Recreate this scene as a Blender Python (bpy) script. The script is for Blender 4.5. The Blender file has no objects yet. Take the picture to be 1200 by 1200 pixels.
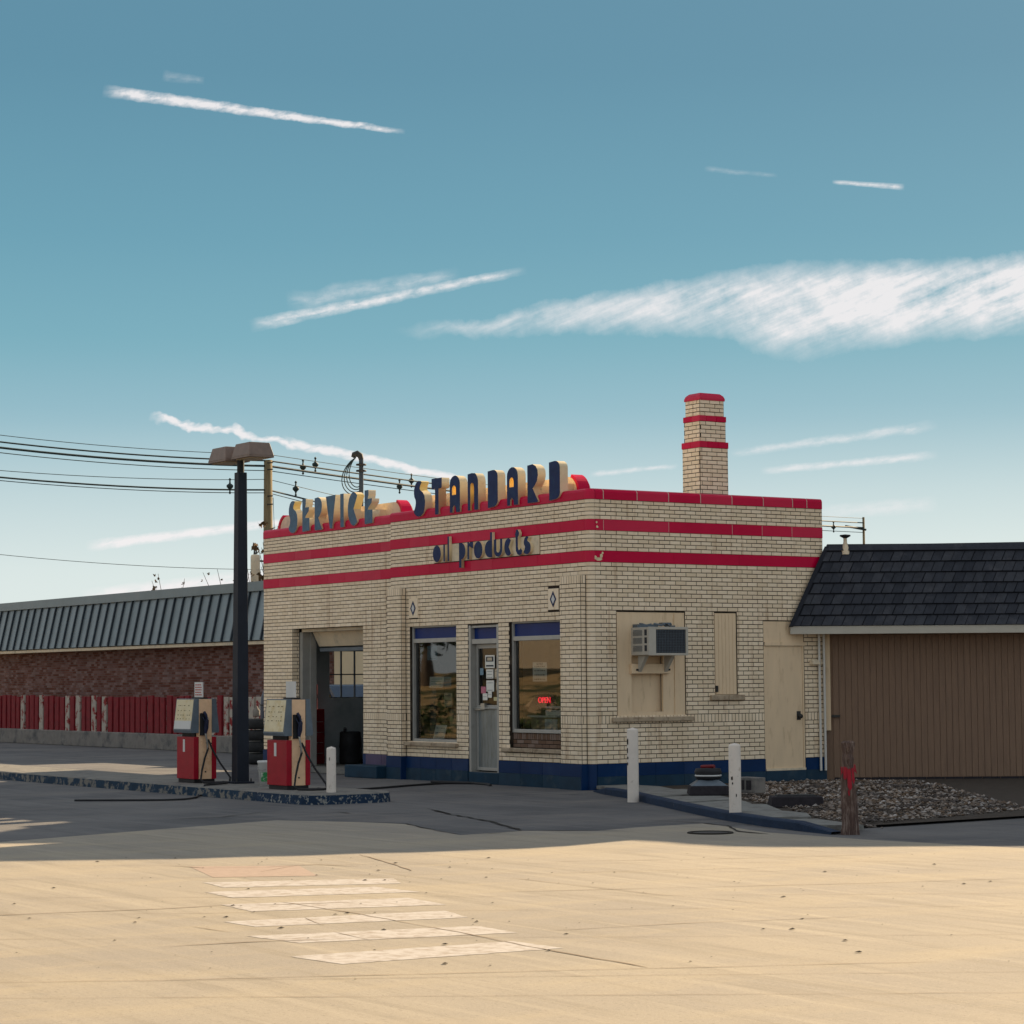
import bpy, math, random
import numpy as np
from mathutils import Vector, Matrix
random.seed(7)
R = math.radians
S = bpy.context.scene
COL = S.collection
# ------------------------------------------------------------------ camera
CAM = Vector((29.0, -20.47, 1.65))
FH = Vector((-.83557, .54938, 0.0)).normalized()          # level viewing direction
RH = FH.cross(Vector((0, 0, 1))).normalized()
PITCH, ROLL = R(4.15), .0074
Fv = FH*math.cos(PITCH)+Vector((0, 0, math.sin(PITCH)))
U0 = RH.cross(Fv)
Rv = RH*math.cos(ROLL)-U0*math.sin(ROLL)
Uv = U0*math.cos(ROLL)+RH*math.sin(ROLL)
cd = bpy.data.cameras.new('camera'); cam = bpy.data.objects.new('camera', cd); COL.objects.link(cam)
m = Matrix((Rv, Uv, -Fv)).transposed().to_4x4(); m.translation = CAM
cam.matrix_world = m
cd.sensor_width = 36; cd.lens = 36*2737/1200; cd.clip_end = 3000; cd.clip_start = .1
S.camera = cam
S.view_settings.view_transform = 'Standard'; S.view_settings.look = 'None'
S.view_settings.gamma = 1; S.view_settings.use_curve_mapping = False
S.view_settings.exposure = 1.18
# ------------------------------------------------------------------ sun
SUN_EL = R(25.0)
sh = (RH*.643+FH*.766).normalized()
SUN_AZ = math.atan2(sh.x, sh.y)
sdir = Vector((sh.x*math.cos(SUN_EL), sh.y*math.cos(SUN_EL), math.sin(SUN_EL)))
sd = bpy.data.lights.new('sun', 'SUN'); sd.energy = 5.0; sd.angle = R(.3); sd.color = (1.0, .77, .50)
so = bpy.data.objects.new('sun', sd); so.rotation_euler = sdir.to_track_quat('Z', 'Y').to_euler(); COL.objects.link(so)
# ------------------------------------------------------------------ sky
W = bpy.data.worlds.new('World'); W.cycles.sampling_method = 'MANUAL'; W.cycles.sample_map_resolution = 256; S.world = W; W.use_nodes = True
nt = W.node_tree; N = nt.nodes; Lk = nt.links; N.clear()
def nd(t, **k):
    n = N.new(t)
    for a, b in k.items(): setattr(n, a, b)
    return n
def mth(op, a, b=None, c=None, clamp=False):
    n = nd('ShaderNodeMath', operation=op); n.use_clamp = clamp
    for i, v in enumerate((a, b, c)):
        if v is None: continue
        if isinstance(v, (int, float)): n.inputs[i].default_value = v
        else: Lk.new(v, n.inputs[i])
    return n.outputs[0]
def dotc(vec, c):
    n = nd('ShaderNodeVectorMath', operation='DOT_PRODUCT'); Lk.new(vec, n.inputs[0]); n.inputs[1].default_value = c
    return n.outputs['Value']
tc = nd('ShaderNodeTexCoord'); D = tc.outputs['Generated']
fz = dotc(D, FH); fzc = mth('MAXIMUM', fz, .05)
uu = mth('DIVIDE', dotc(D, RH), fzc); vv = mth('DIVIDE', dotc(D, (0, 0, 1)), fzc)
front = mth('GREATER_THAN', fz, .3)
sky = nd('ShaderNodeTexSky', sky_type='NISHITA'); sky.sun_disc = False
sky.sun_elevation = SUN_EL; sky.sun_rotation = SUN_AZ; sky.air_density = 1.1; sky.dust_density = 1.6; sky.ozone_density = 1.6
def cmb(x, y, z=0.0):
    n = nd('ShaderNodeCombineXYZ')
    for i, v in enumerate((x, y, z)):
        if isinstance(v, (int, float)): n.inputs[i].default_value = v
        else: Lk.new(v, n.inputs[i])
    return n.outputs[0]
def noise(vec, scale, detail=4, rough=.6):
    n = nd('ShaderNodeTexNoise'); Lk.new(vec, n.inputs['Vector']); n.inputs['Scale'].default_value = scale
    n.inputs['Detail'].default_value = detail; n.inputs['Roughness'].default_value = rough
    return n.outputs['Fac']
SKYK = 1.0
# name, u0,v0,u1,v1,half width at both ends, wiggle, density, softness, streak angle
CLOUDS = [
 (-.1768, .2577, -.045, .2384, .0032, .0014, .0012, 1.5, .55), (-.1509, .2643, -.1323, .2616, .0029, .0018, .001, .25, 1),
 (-.1129, .1539, .0074, .1776, .0034, .0022, .0012, 1.0, .8), (-.097, .1639, -.0214, .1756, .0052, .0040, .003, .42, 1),

 (.1398, .2151, .1713, .2126, .0010, .0016, .0004, 1.0, .6),
 (-.1560, .1150, -.0860, .1018, .0020, .0021, .0065, 1.5, .6), (-.0989, .1045, -.0150, .0846, .0024, .0022, .003, 1.8, .6),
 (-.1831, .0592, -.0907, .0698, .0028, .0020, .0008, 1.7, .8), (-.1847, .0351, -.0834, .0457, .0060, .0060, .001, 2.2, .8),
 (.0331, .0885, .0717, .0919, .0016, .0012, .001, .7, .9), (.0938, .0969, .1839, .1088, .0022, .0026, .0015, .6, 1),
 (.1065, .0894, .1836, .0958, .0018, .0022, .001, .85, .9), (.13, .0709, .1832, .0749, .0040, .0040, .001, .5, 1),
 (.0844, .2212, .1166, .2179, .0015, .0011, .0008, .22, 1)]
UV = cmb(uu, vv)
WA = noise(UV, 62, 3); WB = noise(UV, 120, 3)
def fibre(a, k, sc, det):
    fx = mth('ADD', mth('MULTIPLY', uu, math.cos(a)), mth('MULTIPLY', vv, math.sin(a)))
    fy = mth('SUBTRACT', mth('MULTIPLY', vv, math.cos(a)), mth('MULTIPLY', uu, math.sin(a)))
    return noise(cmb(mth('MULTIPLY', fx, k), fy), sc, det, .62)
PATCHY = mth('ADD', .12, mth('MULTIPLY', noise(UV, 130, 5, .75), 1.35))
FA_, FB_ = fibre(.55, .30, 150, 6), fibre(.20, .35, 300, 6)
dens = None
for k, (u0, v0, u1, v1, w0, w1, wig, amt, soft) in enumerate(CLOUDS):
    L = math.hypot(u1-u0, v1-v0); cx, cy = (u1-u0)/L, (v1-v0)/L
    du = mth('SUBTRACT', uu, u0); dv = mth('SUBTRACT', vv, v0)
    s = mth('ADD', mth('MULTIPLY', du, cx/L), mth('MULTIPLY', dv, cy/L))          # 0..1 along
    n_ = mth('ADD', mth('MULTIPLY', du, -cy), mth('MULTIPLY', dv, cx))
    wgn = WA if wig > .0025 else WB
    n2 = mth('ADD', n_, mth('MULTIPLY', mth('SUBTRACT', wgn, .5), wig*2.2))
    w = mth('ADD', w0, mth('MULTIPLY', s, w1-w0)); w = mth('MAXIMUM', w, .0004)
    q = mth('DIVIDE', mth('ABSOLUTE', n2), w)
    core = mth('SUBTRACT', 1.0, q, clamp=True)
    ends = mth('MULTIPLY', mth('MULTIPLY', s, 9.0, clamp=True), mth('MULTIPLY', mth('SUBTRACT', 1.0, s), 7.0, clamp=True))
    fib = FA_ if False else FB_
    e = mth('MULTIPLY', mth('MULTIPLY', core, ends), mth('MULTIPLY', mth('SUBTRACT', fib, .22), 3.3))
    e = mth('MULTIPLY', mth('MULTIPLY', mth('POWER', mth('MINIMUM', mth('MAXIMUM', e, 0), 1.0), .55+.45*soft), amt), PATCHY, clamp=True)
    dens = e if dens is None else mth('MAXIMUM', dens, e)
# the broad feathered cirrus bank widening to the right
CB_ = [(-.0528, .1524, .1505), (-.0362, .1563, .1467), (-.0241, .1560, .1490), (-.0141, .1569, .1473), (.0154, .1641, .1485), (.0376, .1677, .1491), (.0745, .1737, .1481), (.0930, .1770, .1472), (.1045, .1795, .1400), (.1200, .1812, .1360), (.1529, .1815, .1408), (.1854, .1822, .1450), (.2594, .1854, .1501)]
def prof_ramp(ix):
    r_ = nd('ShaderNodeValToRGB'); Lk.new(mth('DIVIDE', mth('ADD', uw, .0528), .3122, clamp=True), r_.inputs[0]); E_ = r_.color_ramp.elements
    while len(E_) < len(CB_): E_.new(.5)
    for e_, c_ in zip(E_, CB_): e_.position = (c_[0]+.0528)/.3122; q_ = (c_[ix]-.13)/.06; e_.color = (q_, q_, q_, 1)
    r_.color_ramp.interpolation = 'B_SPLINE' if False else 'EASE'
    return mth('ADD', mth('MULTIPLY', r_.outputs[0], .06), .13)
uw = mth('ADD', uu, mth('MULTIPLY', mth('SUBTRACT', WA, .5), .012))
vw = mth('ADD', vv, mth('MULTIPLY', mth('SUBTRACT', noise(UV, 85, 5, .65), .5), .0075))
top_, bot_ = prof_ramp(1), prof_ramp(2)
wid = mth('SUBTRACT', top_, bot_)
ea = mth('DIVIDE', mth('SUBTRACT', top_, vw), mth('ADD', .0022, mth('MULTIPLY', wid, .20)), clamp=True)
eb = mth('DIVIDE', mth('SUBTRACT', vw, bot_), mth('ADD', .0020, mth('MULTIPLY', wid, .30)), clamp=True)
fibC = fibre(.42, .13, 150, 7); fibD = fibre(.30, .10, 420, 4)
tex = mth('ADD', mth('MULTIPLY', mth('SUBTRACT', fibC, .10), 1.75), mth('MULTIPLY', mth('SUBTRACT', fibD, .5), .5))
tex = mth('ADD', tex, mth('MULTIPLY', mth('SUBTRACT', noise(UV, 34, 5, .7), .5), 1.9))
eC = mth('MULTIPLY', mth('MULTIPLY', mth('MULTIPLY', ea, eb), mth('MULTIPLY', mth('ADD', uu, .053), 30, clamp=True)), mth('MULTIPLY', mth('MAXIMUM', tex, 0.06), mth('ADD', .66, mth('MULTIPLY', uu, 3.6))), clamp=True)
dens = mth('MAXIMUM', dens, eC)
dens = mth('MULTIPLY', dens, front)
# added cloud cover outside the view only, put in as fill light
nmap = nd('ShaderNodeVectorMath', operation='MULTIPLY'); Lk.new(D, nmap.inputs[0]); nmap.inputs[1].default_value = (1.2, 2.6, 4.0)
fill_cloud = mth('MULTIPLY', mth('SUBTRACT', noise(nmap.outputs[0], 1.6, 4, .6), .30), 2.8, clamp=True)
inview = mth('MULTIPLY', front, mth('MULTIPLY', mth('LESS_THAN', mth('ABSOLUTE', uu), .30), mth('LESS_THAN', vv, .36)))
dens = mth('MAXIMUM', dens, mth('MULTIPLY', mth('MULTIPLY', fill_cloud, .95), mth('SUBTRACT', 1.0, inview)))
el = mth('ARCSINE', dotc(D, (0, 0, 1)))
ramp = nd('ShaderNodeValToRGB'); Lk.new(mth('DIVIDE', el, math.pi/2, clamp=True), ramp.inputs[0])
stops = [(0.0, (.74, .80, .78)), (.030, (.66, .75, .745)), (.05, (.50, .63, .66)), (.072, (.27, .46, .54)), (.092, (.175, .39, .475)), (.120, (.130, .325, .42)), (.165, (.100, .255, .35)), (.30, (.10, .21, .30)), (1.0, (.10, .19, .28))]
el_ = ramp.color_ramp.elements
while len(el_) < len(stops): el_.new(.5)
for e_, (p_, c_) in zip(el_, stops): e_.position = p_; e_.color = (*[q*SKYK for q in c_], 1)
tint = nd('ShaderNodeMix', data_type='RGBA'); tint.inputs[0].default_value = .97
Lk.new(sky.outputs[0], tint.inputs[6]); sc_ = nd('ShaderNodeVectorMath', operation='SCALE'); Lk.new(ramp.outputs[0], sc_.inputs[0]); sc_.inputs['Scale'].default_value = 4.6/SKYK; Lk.new(sc_.outputs[0], tint.inputs[7])
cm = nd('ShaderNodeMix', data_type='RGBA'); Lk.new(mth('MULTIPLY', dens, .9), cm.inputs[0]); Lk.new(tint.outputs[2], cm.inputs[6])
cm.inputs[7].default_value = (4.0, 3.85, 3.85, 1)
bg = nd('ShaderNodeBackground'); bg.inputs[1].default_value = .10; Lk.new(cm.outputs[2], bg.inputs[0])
wo = nd('ShaderNodeOutputWorld'); Lk.new(bg.outputs[0], wo.inputs[0])

# ------------------------------------------------------------------ materials
MATS = {}
def mat(name, col, rough=.7, metal=0.0, var=.0, scale=6, dirt=None, dscale=2.5, dlo=.5, dhi=.65, bump=0.0, bscale=60, island=0.0, coat=0.0, emis=None, stretch=None, spec=.25, streak=None):
    mt = bpy.data.materials.new(name); mt.use_nodes = True; t = mt.node_tree; n = t.nodes; l = t.links
    b = n['Principled BSDF']; b.inputs['Roughness'].default_value = rough; b.inputs['Metallic'].default_value = metal
    b.inputs['Specular IOR Level'].default_value = spec
    if coat: b.inputs['Coat Weight'].default_value = coat; b.inputs['Coat Roughness'].default_value = .12
    geo = n.new('ShaderNodeNewGeometry'); vec = geo.outputs['Position']
    if stretch:
        mp = n.new('ShaderNodeVectorMath'); mp.operation = 'MULTIPLY'; l.new(vec, mp.inputs[0]); mp.inputs[1].default_value = stretch; vec = mp.outputs[0]
    cur = n.new('ShaderNodeRGB'); cur.outputs[0].default_value = (*col, 1); cur = cur.outputs[0]
    def nz(sc, det=5, ro=.6):
        x = n.new('ShaderNodeTexNoise'); l.new(vec, x.inputs['Vector']); x.inputs['Scale'].default_value = sc; x.inputs['Detail'].default_value = det; x.inputs['Roughness'].default_value = ro
        return x.outputs['Fac']
    def mx(fac, a, bcol, mode='MIX'):
        x = n.new('ShaderNodeMix'); x.data_type = 'RGBA'; x.blend_type = mode
        l.new(fac, x.inputs[0]); l.new(a, x.inputs[6])
        if isinstance(bcol, tuple): x.inputs[7].default_value = (*bcol, 1)
        else: l.new(bcol, x.inputs[7])
        return x.outputs[2]
    def ramp(fac, lo, hi):
        x = n.new('ShaderNodeMapRange'); l.new(fac, x.inputs[0]); x.inputs[1].default_value = lo; x.inputs[2].default_value = hi
        return x.outputs[0]
    def bright(fac, lo, hi, a):
        x = n.new('ShaderNodeHueSaturation'); l.new(a, x.inputs['Color'])
        y = n.new('ShaderNodeMapRange'); l.new(fac, y.inputs[0]); y.inputs[1].default_value = .25; y.inputs[2].default_value = .75
        y.inputs[3].default_value = lo; y.inputs[4].default_value = hi; l.new(y.outputs[0], x.inputs['Value'])
        return x.outputs[0]
    if var: cur = bright(nz(scale), 1-var, 1+var, cur)
    if island:
        oi = n.new('ShaderNodeObjectInfo')
        ad = n.new('ShaderNodeMath'); ad.operation = 'ADD'; l.new(geo.outputs['Random Per Island'], ad.inputs[0]); l.new(oi.outputs['Random'], ad.inputs[1])
        fr = n.new('ShaderNodeMath'); fr.operation = 'FRACT'; l.new(ad.outputs[0], fr.inputs[0])
        x = n.new('ShaderNodeHueSaturation'); l.new(cur, x.inputs['Color'])
        y = n.new('ShaderNodeMapRange'); l.new(fr.outputs[0], y.inputs[0]); y.inputs[3].default_value = 1-island; y.inputs[4].default_value = 1+island*.7
        l.new(y.outputs[0], x.inputs['Value'])
        y2 = n.new('ShaderNodeMapRange'); l.new(fr.outputs[0], y2.inputs[0]); y2.inputs[3].default_value = 1+island*.8; y2.inputs[4].default_value = 1-island*.8
        l.new(y2.outputs[0], x.inputs['Saturation'])
        cur = x.outputs[0]
    if dirt: cur = mx(ramp(nz(dscale, 8, .68), dlo, dhi), cur, dirt)
    if streak:   # rust runs down the wall
        v2 = n.new('ShaderNodeVectorMath'); v2.operation = 'MULTIPLY'; l.new(geo.outputs['Position'], v2.inputs[0]); v2.inputs[1].default_value = (7, 7, .5)
        x = n.new('ShaderNodeTexNoise'); l.new(v2.outputs[0], x.inputs['Vector']); x.inputs['Scale'].default_value = 1.3; x.inputs['Detail'].default_value = 5
        cur = mx(ramp(x.outputs['Fac'], .58, .80), cur, streak)
    l.new(cur, b.inputs['Base Color'])
    if bump:
        bp = n.new('ShaderNodeBump'); bp.inputs['Strength'].default_value = bump; bp.inputs['Distance'].default_value = .02
        l.new(nz(bscale, 6, .7), bp.inputs['Height']); l.new(bp.outputs[0], b.inputs['Normal'])
    if emis:
        b.inputs['Emission Color'].default_value = (*emis[0], 1); b.inputs['Emission Strength'].default_value = emis[1]
    MATS[name] = mt
    return mt
M = MATS
mat('cream_brick', (.84, .685, .49), .4, var=.05, scale=1.1, island=.08, dirt=(.62, .47, .31), dscale=1.0, dlo=.56, dhi=.85, bump=.1, bscale=40, streak=(.50, .34, .20), spec=.3)
mat('mortar', (.032, .023, .017), .95, var=.3, scale=3, dirt=(.18, .14, .10), dscale=1.6, dlo=.55, dhi=.8)
mat('pale_mortar', (.55, .42, .36), .9)
mat('red_tile', (.56, .004, .050), .35, var=.10, scale=1.2, island=.05, spec=.12, bump=.04, bscale=8)
mat('blue_tile', (.005, .028, .095), .4, var=.2, scale=2.5, island=.08, spec=.12, dirt=(.03, .055, .09), dlo=.6, dhi=.85)
mat('faded_blue_tile', (.009, .036, .066), .7, var=.25, scale=3, island=.12, dirt=(.06, .08, .09), dlo=.55, dhi=.8, bump=.2)
mat('purple_tile', (.07, .05, .12), .4, var=.25, scale=3, island=.2, dirt=(.15, .13, .14))
mat('sign_blue', (.005, .020, .090), .35, var=.30, scale=9, dirt=(.015, .045, .10), dscale=7, dlo=.5, dhi=.75, spec=.12)
mat('sign_blue_faded', (.055, .125, .20), .42, var=.25, scale=9, dirt=(.035, .07, .15), dscale=7, dlo=.5, dhi=.7)
mat('sign_cream', (.74, .61, .39), .4, var=.10, scale=5, dirt=(.55, .40, .20), dscale=4, dlo=.55, dhi=.85)
mat('sign_yellow', (.90, .66, .24), .35, var=.1, scale=6)
mat('cream_trim', (.72, .60, .43), .6, var=.1, scale=3, dirt=(.36, .33, .26), dscale=4, dlo=.5, dhi=.8)
mat('cream_paint', (.76, .58, .38), .6, var=.06, scale=2, dirt=(.40, .27, .14), dscale=3.0, dlo=.55, dhi=.9, stretch=(3, 3, .7), bump=.06)
mat('stone_sill', (.42, .33, .23), .75, var=.2, scale=8, dirt=(.16, .10, .06), dscale=6, dlo=.5, dhi=.75, bump=.3)
mat('grey_frame', (.40, .39, .36), .45, metal=.3, var=.12, scale=5, dirt=(.2, .17, .14), dlo=.6, dhi=.85)
mat('door_metal', (.24, .27, .28), .38, metal=.6, var=.25, scale=4, dirt=(.14, .14, .12), dscale=3, dlo=.5, dhi=.8, stretch=(3, 3, .6))
mat('blue_panel', (.006, .028, .15), .3, var=.15, scale=2, spec=.15)
mat('dark_frame', (.045, .055, .08), .5, var=.2, scale=4)
mat('brown_brick', (.19, .12, .085), .7, island=.25, var=.15, scale=5)
mat('white_post', (.68, .61, .54), .55, var=.08, scale=5, dirt=(.30, .24, .18), dscale=9, dlo=.60, dhi=.8, bump=.1)
mat('wood_post', (.11, .07, .058), .9, var=.4, scale=12, dirt=(.32, .25, .21), dscale=6, dlo=.5, dhi=.7, stretch=(6, 6, .8), bump=.8, bscale=25)
mat('red_paint', (.28, .008, .02), .6, var=.2, scale=10)
mat('pump_red', (.33, .006, .020), .4, var=.14, scale=6, dirt=(.22, .012, .02), dscale=7, dlo=.55, dhi=.8, spec=.2)
mat('pump_cream', (.82, .54, .33), .5, var=.1, scale=9, dirt=(.55, .28, .12), dscale=8, dlo=.55, dhi=.8)
mat('pump_face', (.70, .60, .38), .35, var=.08, scale=10, dirt=(.60, .44, .18), dscale=6, dlo=.48, dhi=.7, coat=.3)
mat('pump_grey', (.13, .16, .19), .45, metal=.3, var=.15, scale=7, dirt=(.25, .25, .24), dlo=.6, dhi=.8)
mat('black_rubber', (.018, .018, .02), .6, var=.3, scale=8)
mat('tyre_rubber', (.022, .023, .025), .8, var=.3, scale=14, bump=.4, bscale=30, dirt=(.07, .065, .06), dlo=.6, dhi=.85)
mat('dark_plastic', (.015, .02, .05), .35)
mat('lamp_dark', (.012, .016, .026), .55, var=.2, scale=4, dirt=(.03, .032, .036), dlo=.6, dhi=.8)
mat('lamp_bronze', (.20, .15, .125), .5, var=.15, scale=8, dirt=(.28, .22, .17), dlo=.6, dhi=.8)
mat('lamp_glass', (.45, .36, .22), .3)
mat('plastic_white', (.62, .62, .60), .45, var=.05, scale=5, dirt=(.4, .38, .33), dlo=.6, dhi=.85)
mat('paper', (.80, .78, .70), .8, var=.05, scale=12)
mat('paper_tan', (.55, .46, .33), .8, var=.1, scale=12)
mat('paper_yellow', (.62, .55, .30), .8, var=.1, scale=12)
mat('paper_pink', (.60, .20, .26), .8, var=.2, scale=30)
mat('paper_blue', (.20, .30, .36), .8, var=.2, scale=20)
mat('ink', (.05, .05, .06), .8)
mat('ink_red', (.45, .06, .05), .8)
mat('label_green', (.03, .22, .07), .6, var=.3, scale=30, dirt=(.6, .6, .55), dscale=20, dlo=.5, dhi=.6)
mat('neon_red', (.8, .03, .06), .4, emis=((1, .02, .05), .45))
mat('interior', (.42, .46, .47), .9, var=.2, scale=1.5, dirt=(.30, .34, .36), dlo=.5, dhi=.7)
mat('interior_dark', (.03, .03, .032), .9)
mat('interior_tan', (.38, .30, .2), .8, var=.15, scale=2)
mat('cabinet_red', (.16, .01, .015), .4, var=.2)
mat('red_brick', (.19, .088, .070), .85, island=.42, var=.2, scale=2, bump=.2)
mat('red_mortar', (.16, .13, .12), .95, var=.2, scale=4)
mat('seam_roof', (.19, .23, .245), .4, metal=.35, var=.12, scale=1.5, island=.08, dirt=(.22, .24, .25), dlo=.55, dhi=.85)
mat('roof_rib', (.05, .065, .08), .45, metal=.3)
mat('shingle', (.030, .034, .045), .6, var=.3, scale=8, island=.3, dirt=(.075, .075, .085), dlo=.55, dhi=.8, bump=.3)
mat('shingle_dark', (.012, .014, .022), .7)
mat('fascia', (.48, .45, .38), .6, var=.06, scale=4, dirt=(.28, .26, .22), dlo=.6, dhi=.85)
mat('brown_siding', (.235, .150, .100), .75, var=.12, scale=6, dirt=(.18, .115, .08), dscale=3, dlo=.45, dhi=.75, stretch=(8, 8, .7), bump=.3)
mat('white_pipe', (.62, .60, .55), .45, dirt=(.4, .36, .3), dlo=.6, dhi=.8)
mat('fence_red', (.20, .012, .018), .7, var=.3, scale=6, dirt=(.06, .02, .02), dlo=.6, dhi=.8)
mat('fence_peeling', (.42, .37, .31), .8, var=.15, scale=8, dirt=(.24, .02, .02), dscale=5, dlo=.52, dhi=.58)
mat('concrete_block', (.22, .20, .18), .9, var=.2, scale=4, dirt=(.1, .1, .1), bump=.4)
mat('pole_wood', (.20, .155, .085), .9, var=.25, scale=6, stretch=(5, 5, .5), bump=.5, bscale=12)
mat('wire', (.020, .035, .035), .6)
mat('ac_case', (.46, .43, .37), .55, var=.08, scale=8, dirt=(.30, .24, .17), dlo=.55, dhi=.85)
mat('ac_grille', (.045, .05, .06), .5, metal=.4, var=.3, scale=30)
mat('slab', (.20, .20, .185), .9, var=.15, scale=5, dirt=(.13, .12, .11), dscale=4, bump=.4)
mat('curb_blue', (.006, .022, .055), .75, var=.25, scale=6, dirt=(.17, .16, .14), dscale=5, dlo=.66, dhi=.75, bump=.6, bscale=30)
mat('curb_peeling', (.012, .036, .068), .8, var=.3, scale=8, dirt=(.20, .185, .16), dscale=6.5, dlo=.50, dhi=.56, bump=.8, bscale=30)
mat('curb_end', (.010, .030, .065), .8, var=.3, scale=8, dirt=(.26, .26, .24), dscale=17, dlo=.54, dhi=.58, bump=.8, bscale=40)
mat('island_top', (.20, .19, .17), .9, var=.15, scale=4, dirt=(.13, .13, .125), dscale=3, bump=.5)
mat('gravel_stone', (.25, .19, .145), .9, var=.3, scale=20, island=.85, dirt=(.06, .05, .045), dscale=1.6, dlo=.45, dhi=.6)
mat('soil', (.06, .048, .038), 1, var=.3, scale=8, bump=.6)
mat('block_dark', (.028, .024, .028), .9, var=.3, scale=12, bump=.5)
mat('crack', (.030, .026, .022), 1)
mat('joint', (.20, .15, .105), 1)
mat('debris', (.022, .016, .012), 1)
mat('iron', (.06, .058, .055), .7, metal=.5, var=.3, scale=20)
mat('paint_white', (.44, .41, .38), .85, var=.06, scale=14, dirt=(.315, .272, .23), dscale=9, dlo=.46, dhi=.62)
mat('patch', (.345, .265, .215), .9, var=.1, scale=10, bump=.2)
mat('bank_grass', (.36, .25, .12), 1, var=.5, scale=.5, dirt=(.05, .06, .02), dscale=.45, dlo=.46, dhi=.56, bump=.5, bscale=3)
mat('sunlit_wall', (.74, .62, .46), .8, var=.05, scale=1)
mat('foliage', (.05, .075, .025), .8, var=.4, scale=1.5)
mat('dry_leaf', (.16, .10, .05), .9, var=.4, scale=5)
mat('bark', (.09, .07, .055), .9, var=.3, scale=6)
mat('car_blue', (.03, .055, .11), .25, coat=.6)
mat('car_glass', (.01, .012, .014), .05)
mat('steel', (.4, .4, .38), .35, metal=.8)
mat('boulder', (.34, .25, .16), .95, var=.3, scale=2, bump=.6, bscale=8)

def ground_mat(name, base, dark, warm, scale=.35):
    mt = bpy.data.materials.new(name); mt.use_nodes = True; t = mt.node_tree; n = t.nodes; l = t.links; b = n['Principled BSDF']
    b.inputs['Roughness'].default_value = .92; b.inputs['Specular IOR Level'].default_value = .25
    g = n.new('ShaderNodeNewGeometry')
    def nz(sc, det, ro, st=None):
        v = g.outputs['Position']
        if st:
            mp = n.new('ShaderNodeMapping'); mp.vector_type = 'POINT'; l.new(v, mp.inputs[0]); mp.inputs['Rotation'].default_value = (0, 0, -R(56.7)); mp.inputs['Scale'].default_value = st; v = mp.outputs[0]
        x = n.new('ShaderNodeTexNoise'); l.new(v, x.inputs['Vector']); x.inputs['Scale'].default_value = sc; x.inputs['Detail'].default_value = det; x.inputs['Roughness'].default_value = ro
        return x.outputs['Fac']
    def mx(f, a, c, lo, hi, mode='MIX'):
        r = n.new('ShaderNodeMapRange'); l.new(f, r.inputs[0]); r.inputs[1].default_value = lo; r.inputs[2].default_value = hi
        x = n.new('ShaderNodeMix'); x.data_type = 'RGBA'; x.blend_type = mode; l.new(r.outputs[0], x.inputs[0])
        if isinstance(a, tuple): x.inputs[6].default_value = (*a, 1)
        else: l.new(a, x.inputs[6])
        x.inputs[7].default_value = (*c, 1)
        return x.outputs[2]
    c = mx(nz(scale, 6, .6), base, dark, .38, .62)
    c = mx(nz(1.6, 5, .6, (.22, 3.2, 1)), c, tuple(q*.76 for q in base), .50, .70)
    c = mx(nz(.9, 4, .6, (.30, 6.0, 1)), c, tuple(min(1, q*1.13) for q in base), .52, .75)
    c = mx(nz(1.1, 6, .65, (1, .25, 1)), c, warm, .5, .75)
    c = mx(nz(4.0, 6, .7), c, dark, .56, .8)
    c = mx(nz(38, 3, .75), c, tuple(q*.50 for q in base), .56, .80)
    c = mx(nz(140, 2, .5), c, tuple(min(1, q*1.5) for q in base), .62, .8)
    l.new(c, b.inputs['Base Color'])
    bp = n.new('ShaderNodeBump'); bp.inputs['Strength'].default_value = .35; bp.inputs['Distance'].default_value = .01
    l.new(nz(50, 6, .75), bp.inputs['Height']); l.new(bp.outputs[0], b.inputs['Normal'])
    M[name] = mt
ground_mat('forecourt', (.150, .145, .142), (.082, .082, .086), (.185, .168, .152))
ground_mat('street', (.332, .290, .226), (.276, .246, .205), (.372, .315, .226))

def glass_mat(name, ior=1.9, tint=(.75, .8, .8)):
    mt = bpy.data.materials.new(name); mt.use_nodes = True; t = mt.node_tree; n = t.nodes; l = t.links; n.clear()
    fr = n.new('ShaderNodeFresnel'); fr.inputs[0].default_value = ior
    tr = n.new('ShaderNodeBsdfTransparent'); tr.inputs[0].default_value = (*tint, 1)
    gl = n.new('ShaderNodeBsdfGlossy'); gl.inputs['Roughness'].default_value = .015
    ms = n.new('ShaderNodeMixShader'); l.new(fr.outputs[0], ms.inputs[0]); l.new(tr.outputs[0], ms.inputs[1]); l.new(gl.outputs[0], ms.inputs[2])
    g = n.new('ShaderNodeNewGeometry'); x = n.new('ShaderNodeTexNoise'); l.new(g.outputs['Position'], x.inputs['Vector']); x.inputs['Scale'].default_value = 1.6; x.inputs['Detail'].default_value = 1
    bp = n.new('ShaderNodeBump'); bp.inputs['Strength'].default_value = .03; bp.inputs['Distance'].default_value = .02; l.new(x.outputs['Fac'], bp.inputs['Height']); l.new(bp.outputs[0], gl.inputs['Normal'])
    o = n.new('ShaderNodeOutputMaterial'); l.new(ms.outputs[0], o.inputs[0])
    M[name] = mt
glass_mat('glass', 1.95)
glass_mat('clear_glass', 1.45, (.85, .9, .9))

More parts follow.
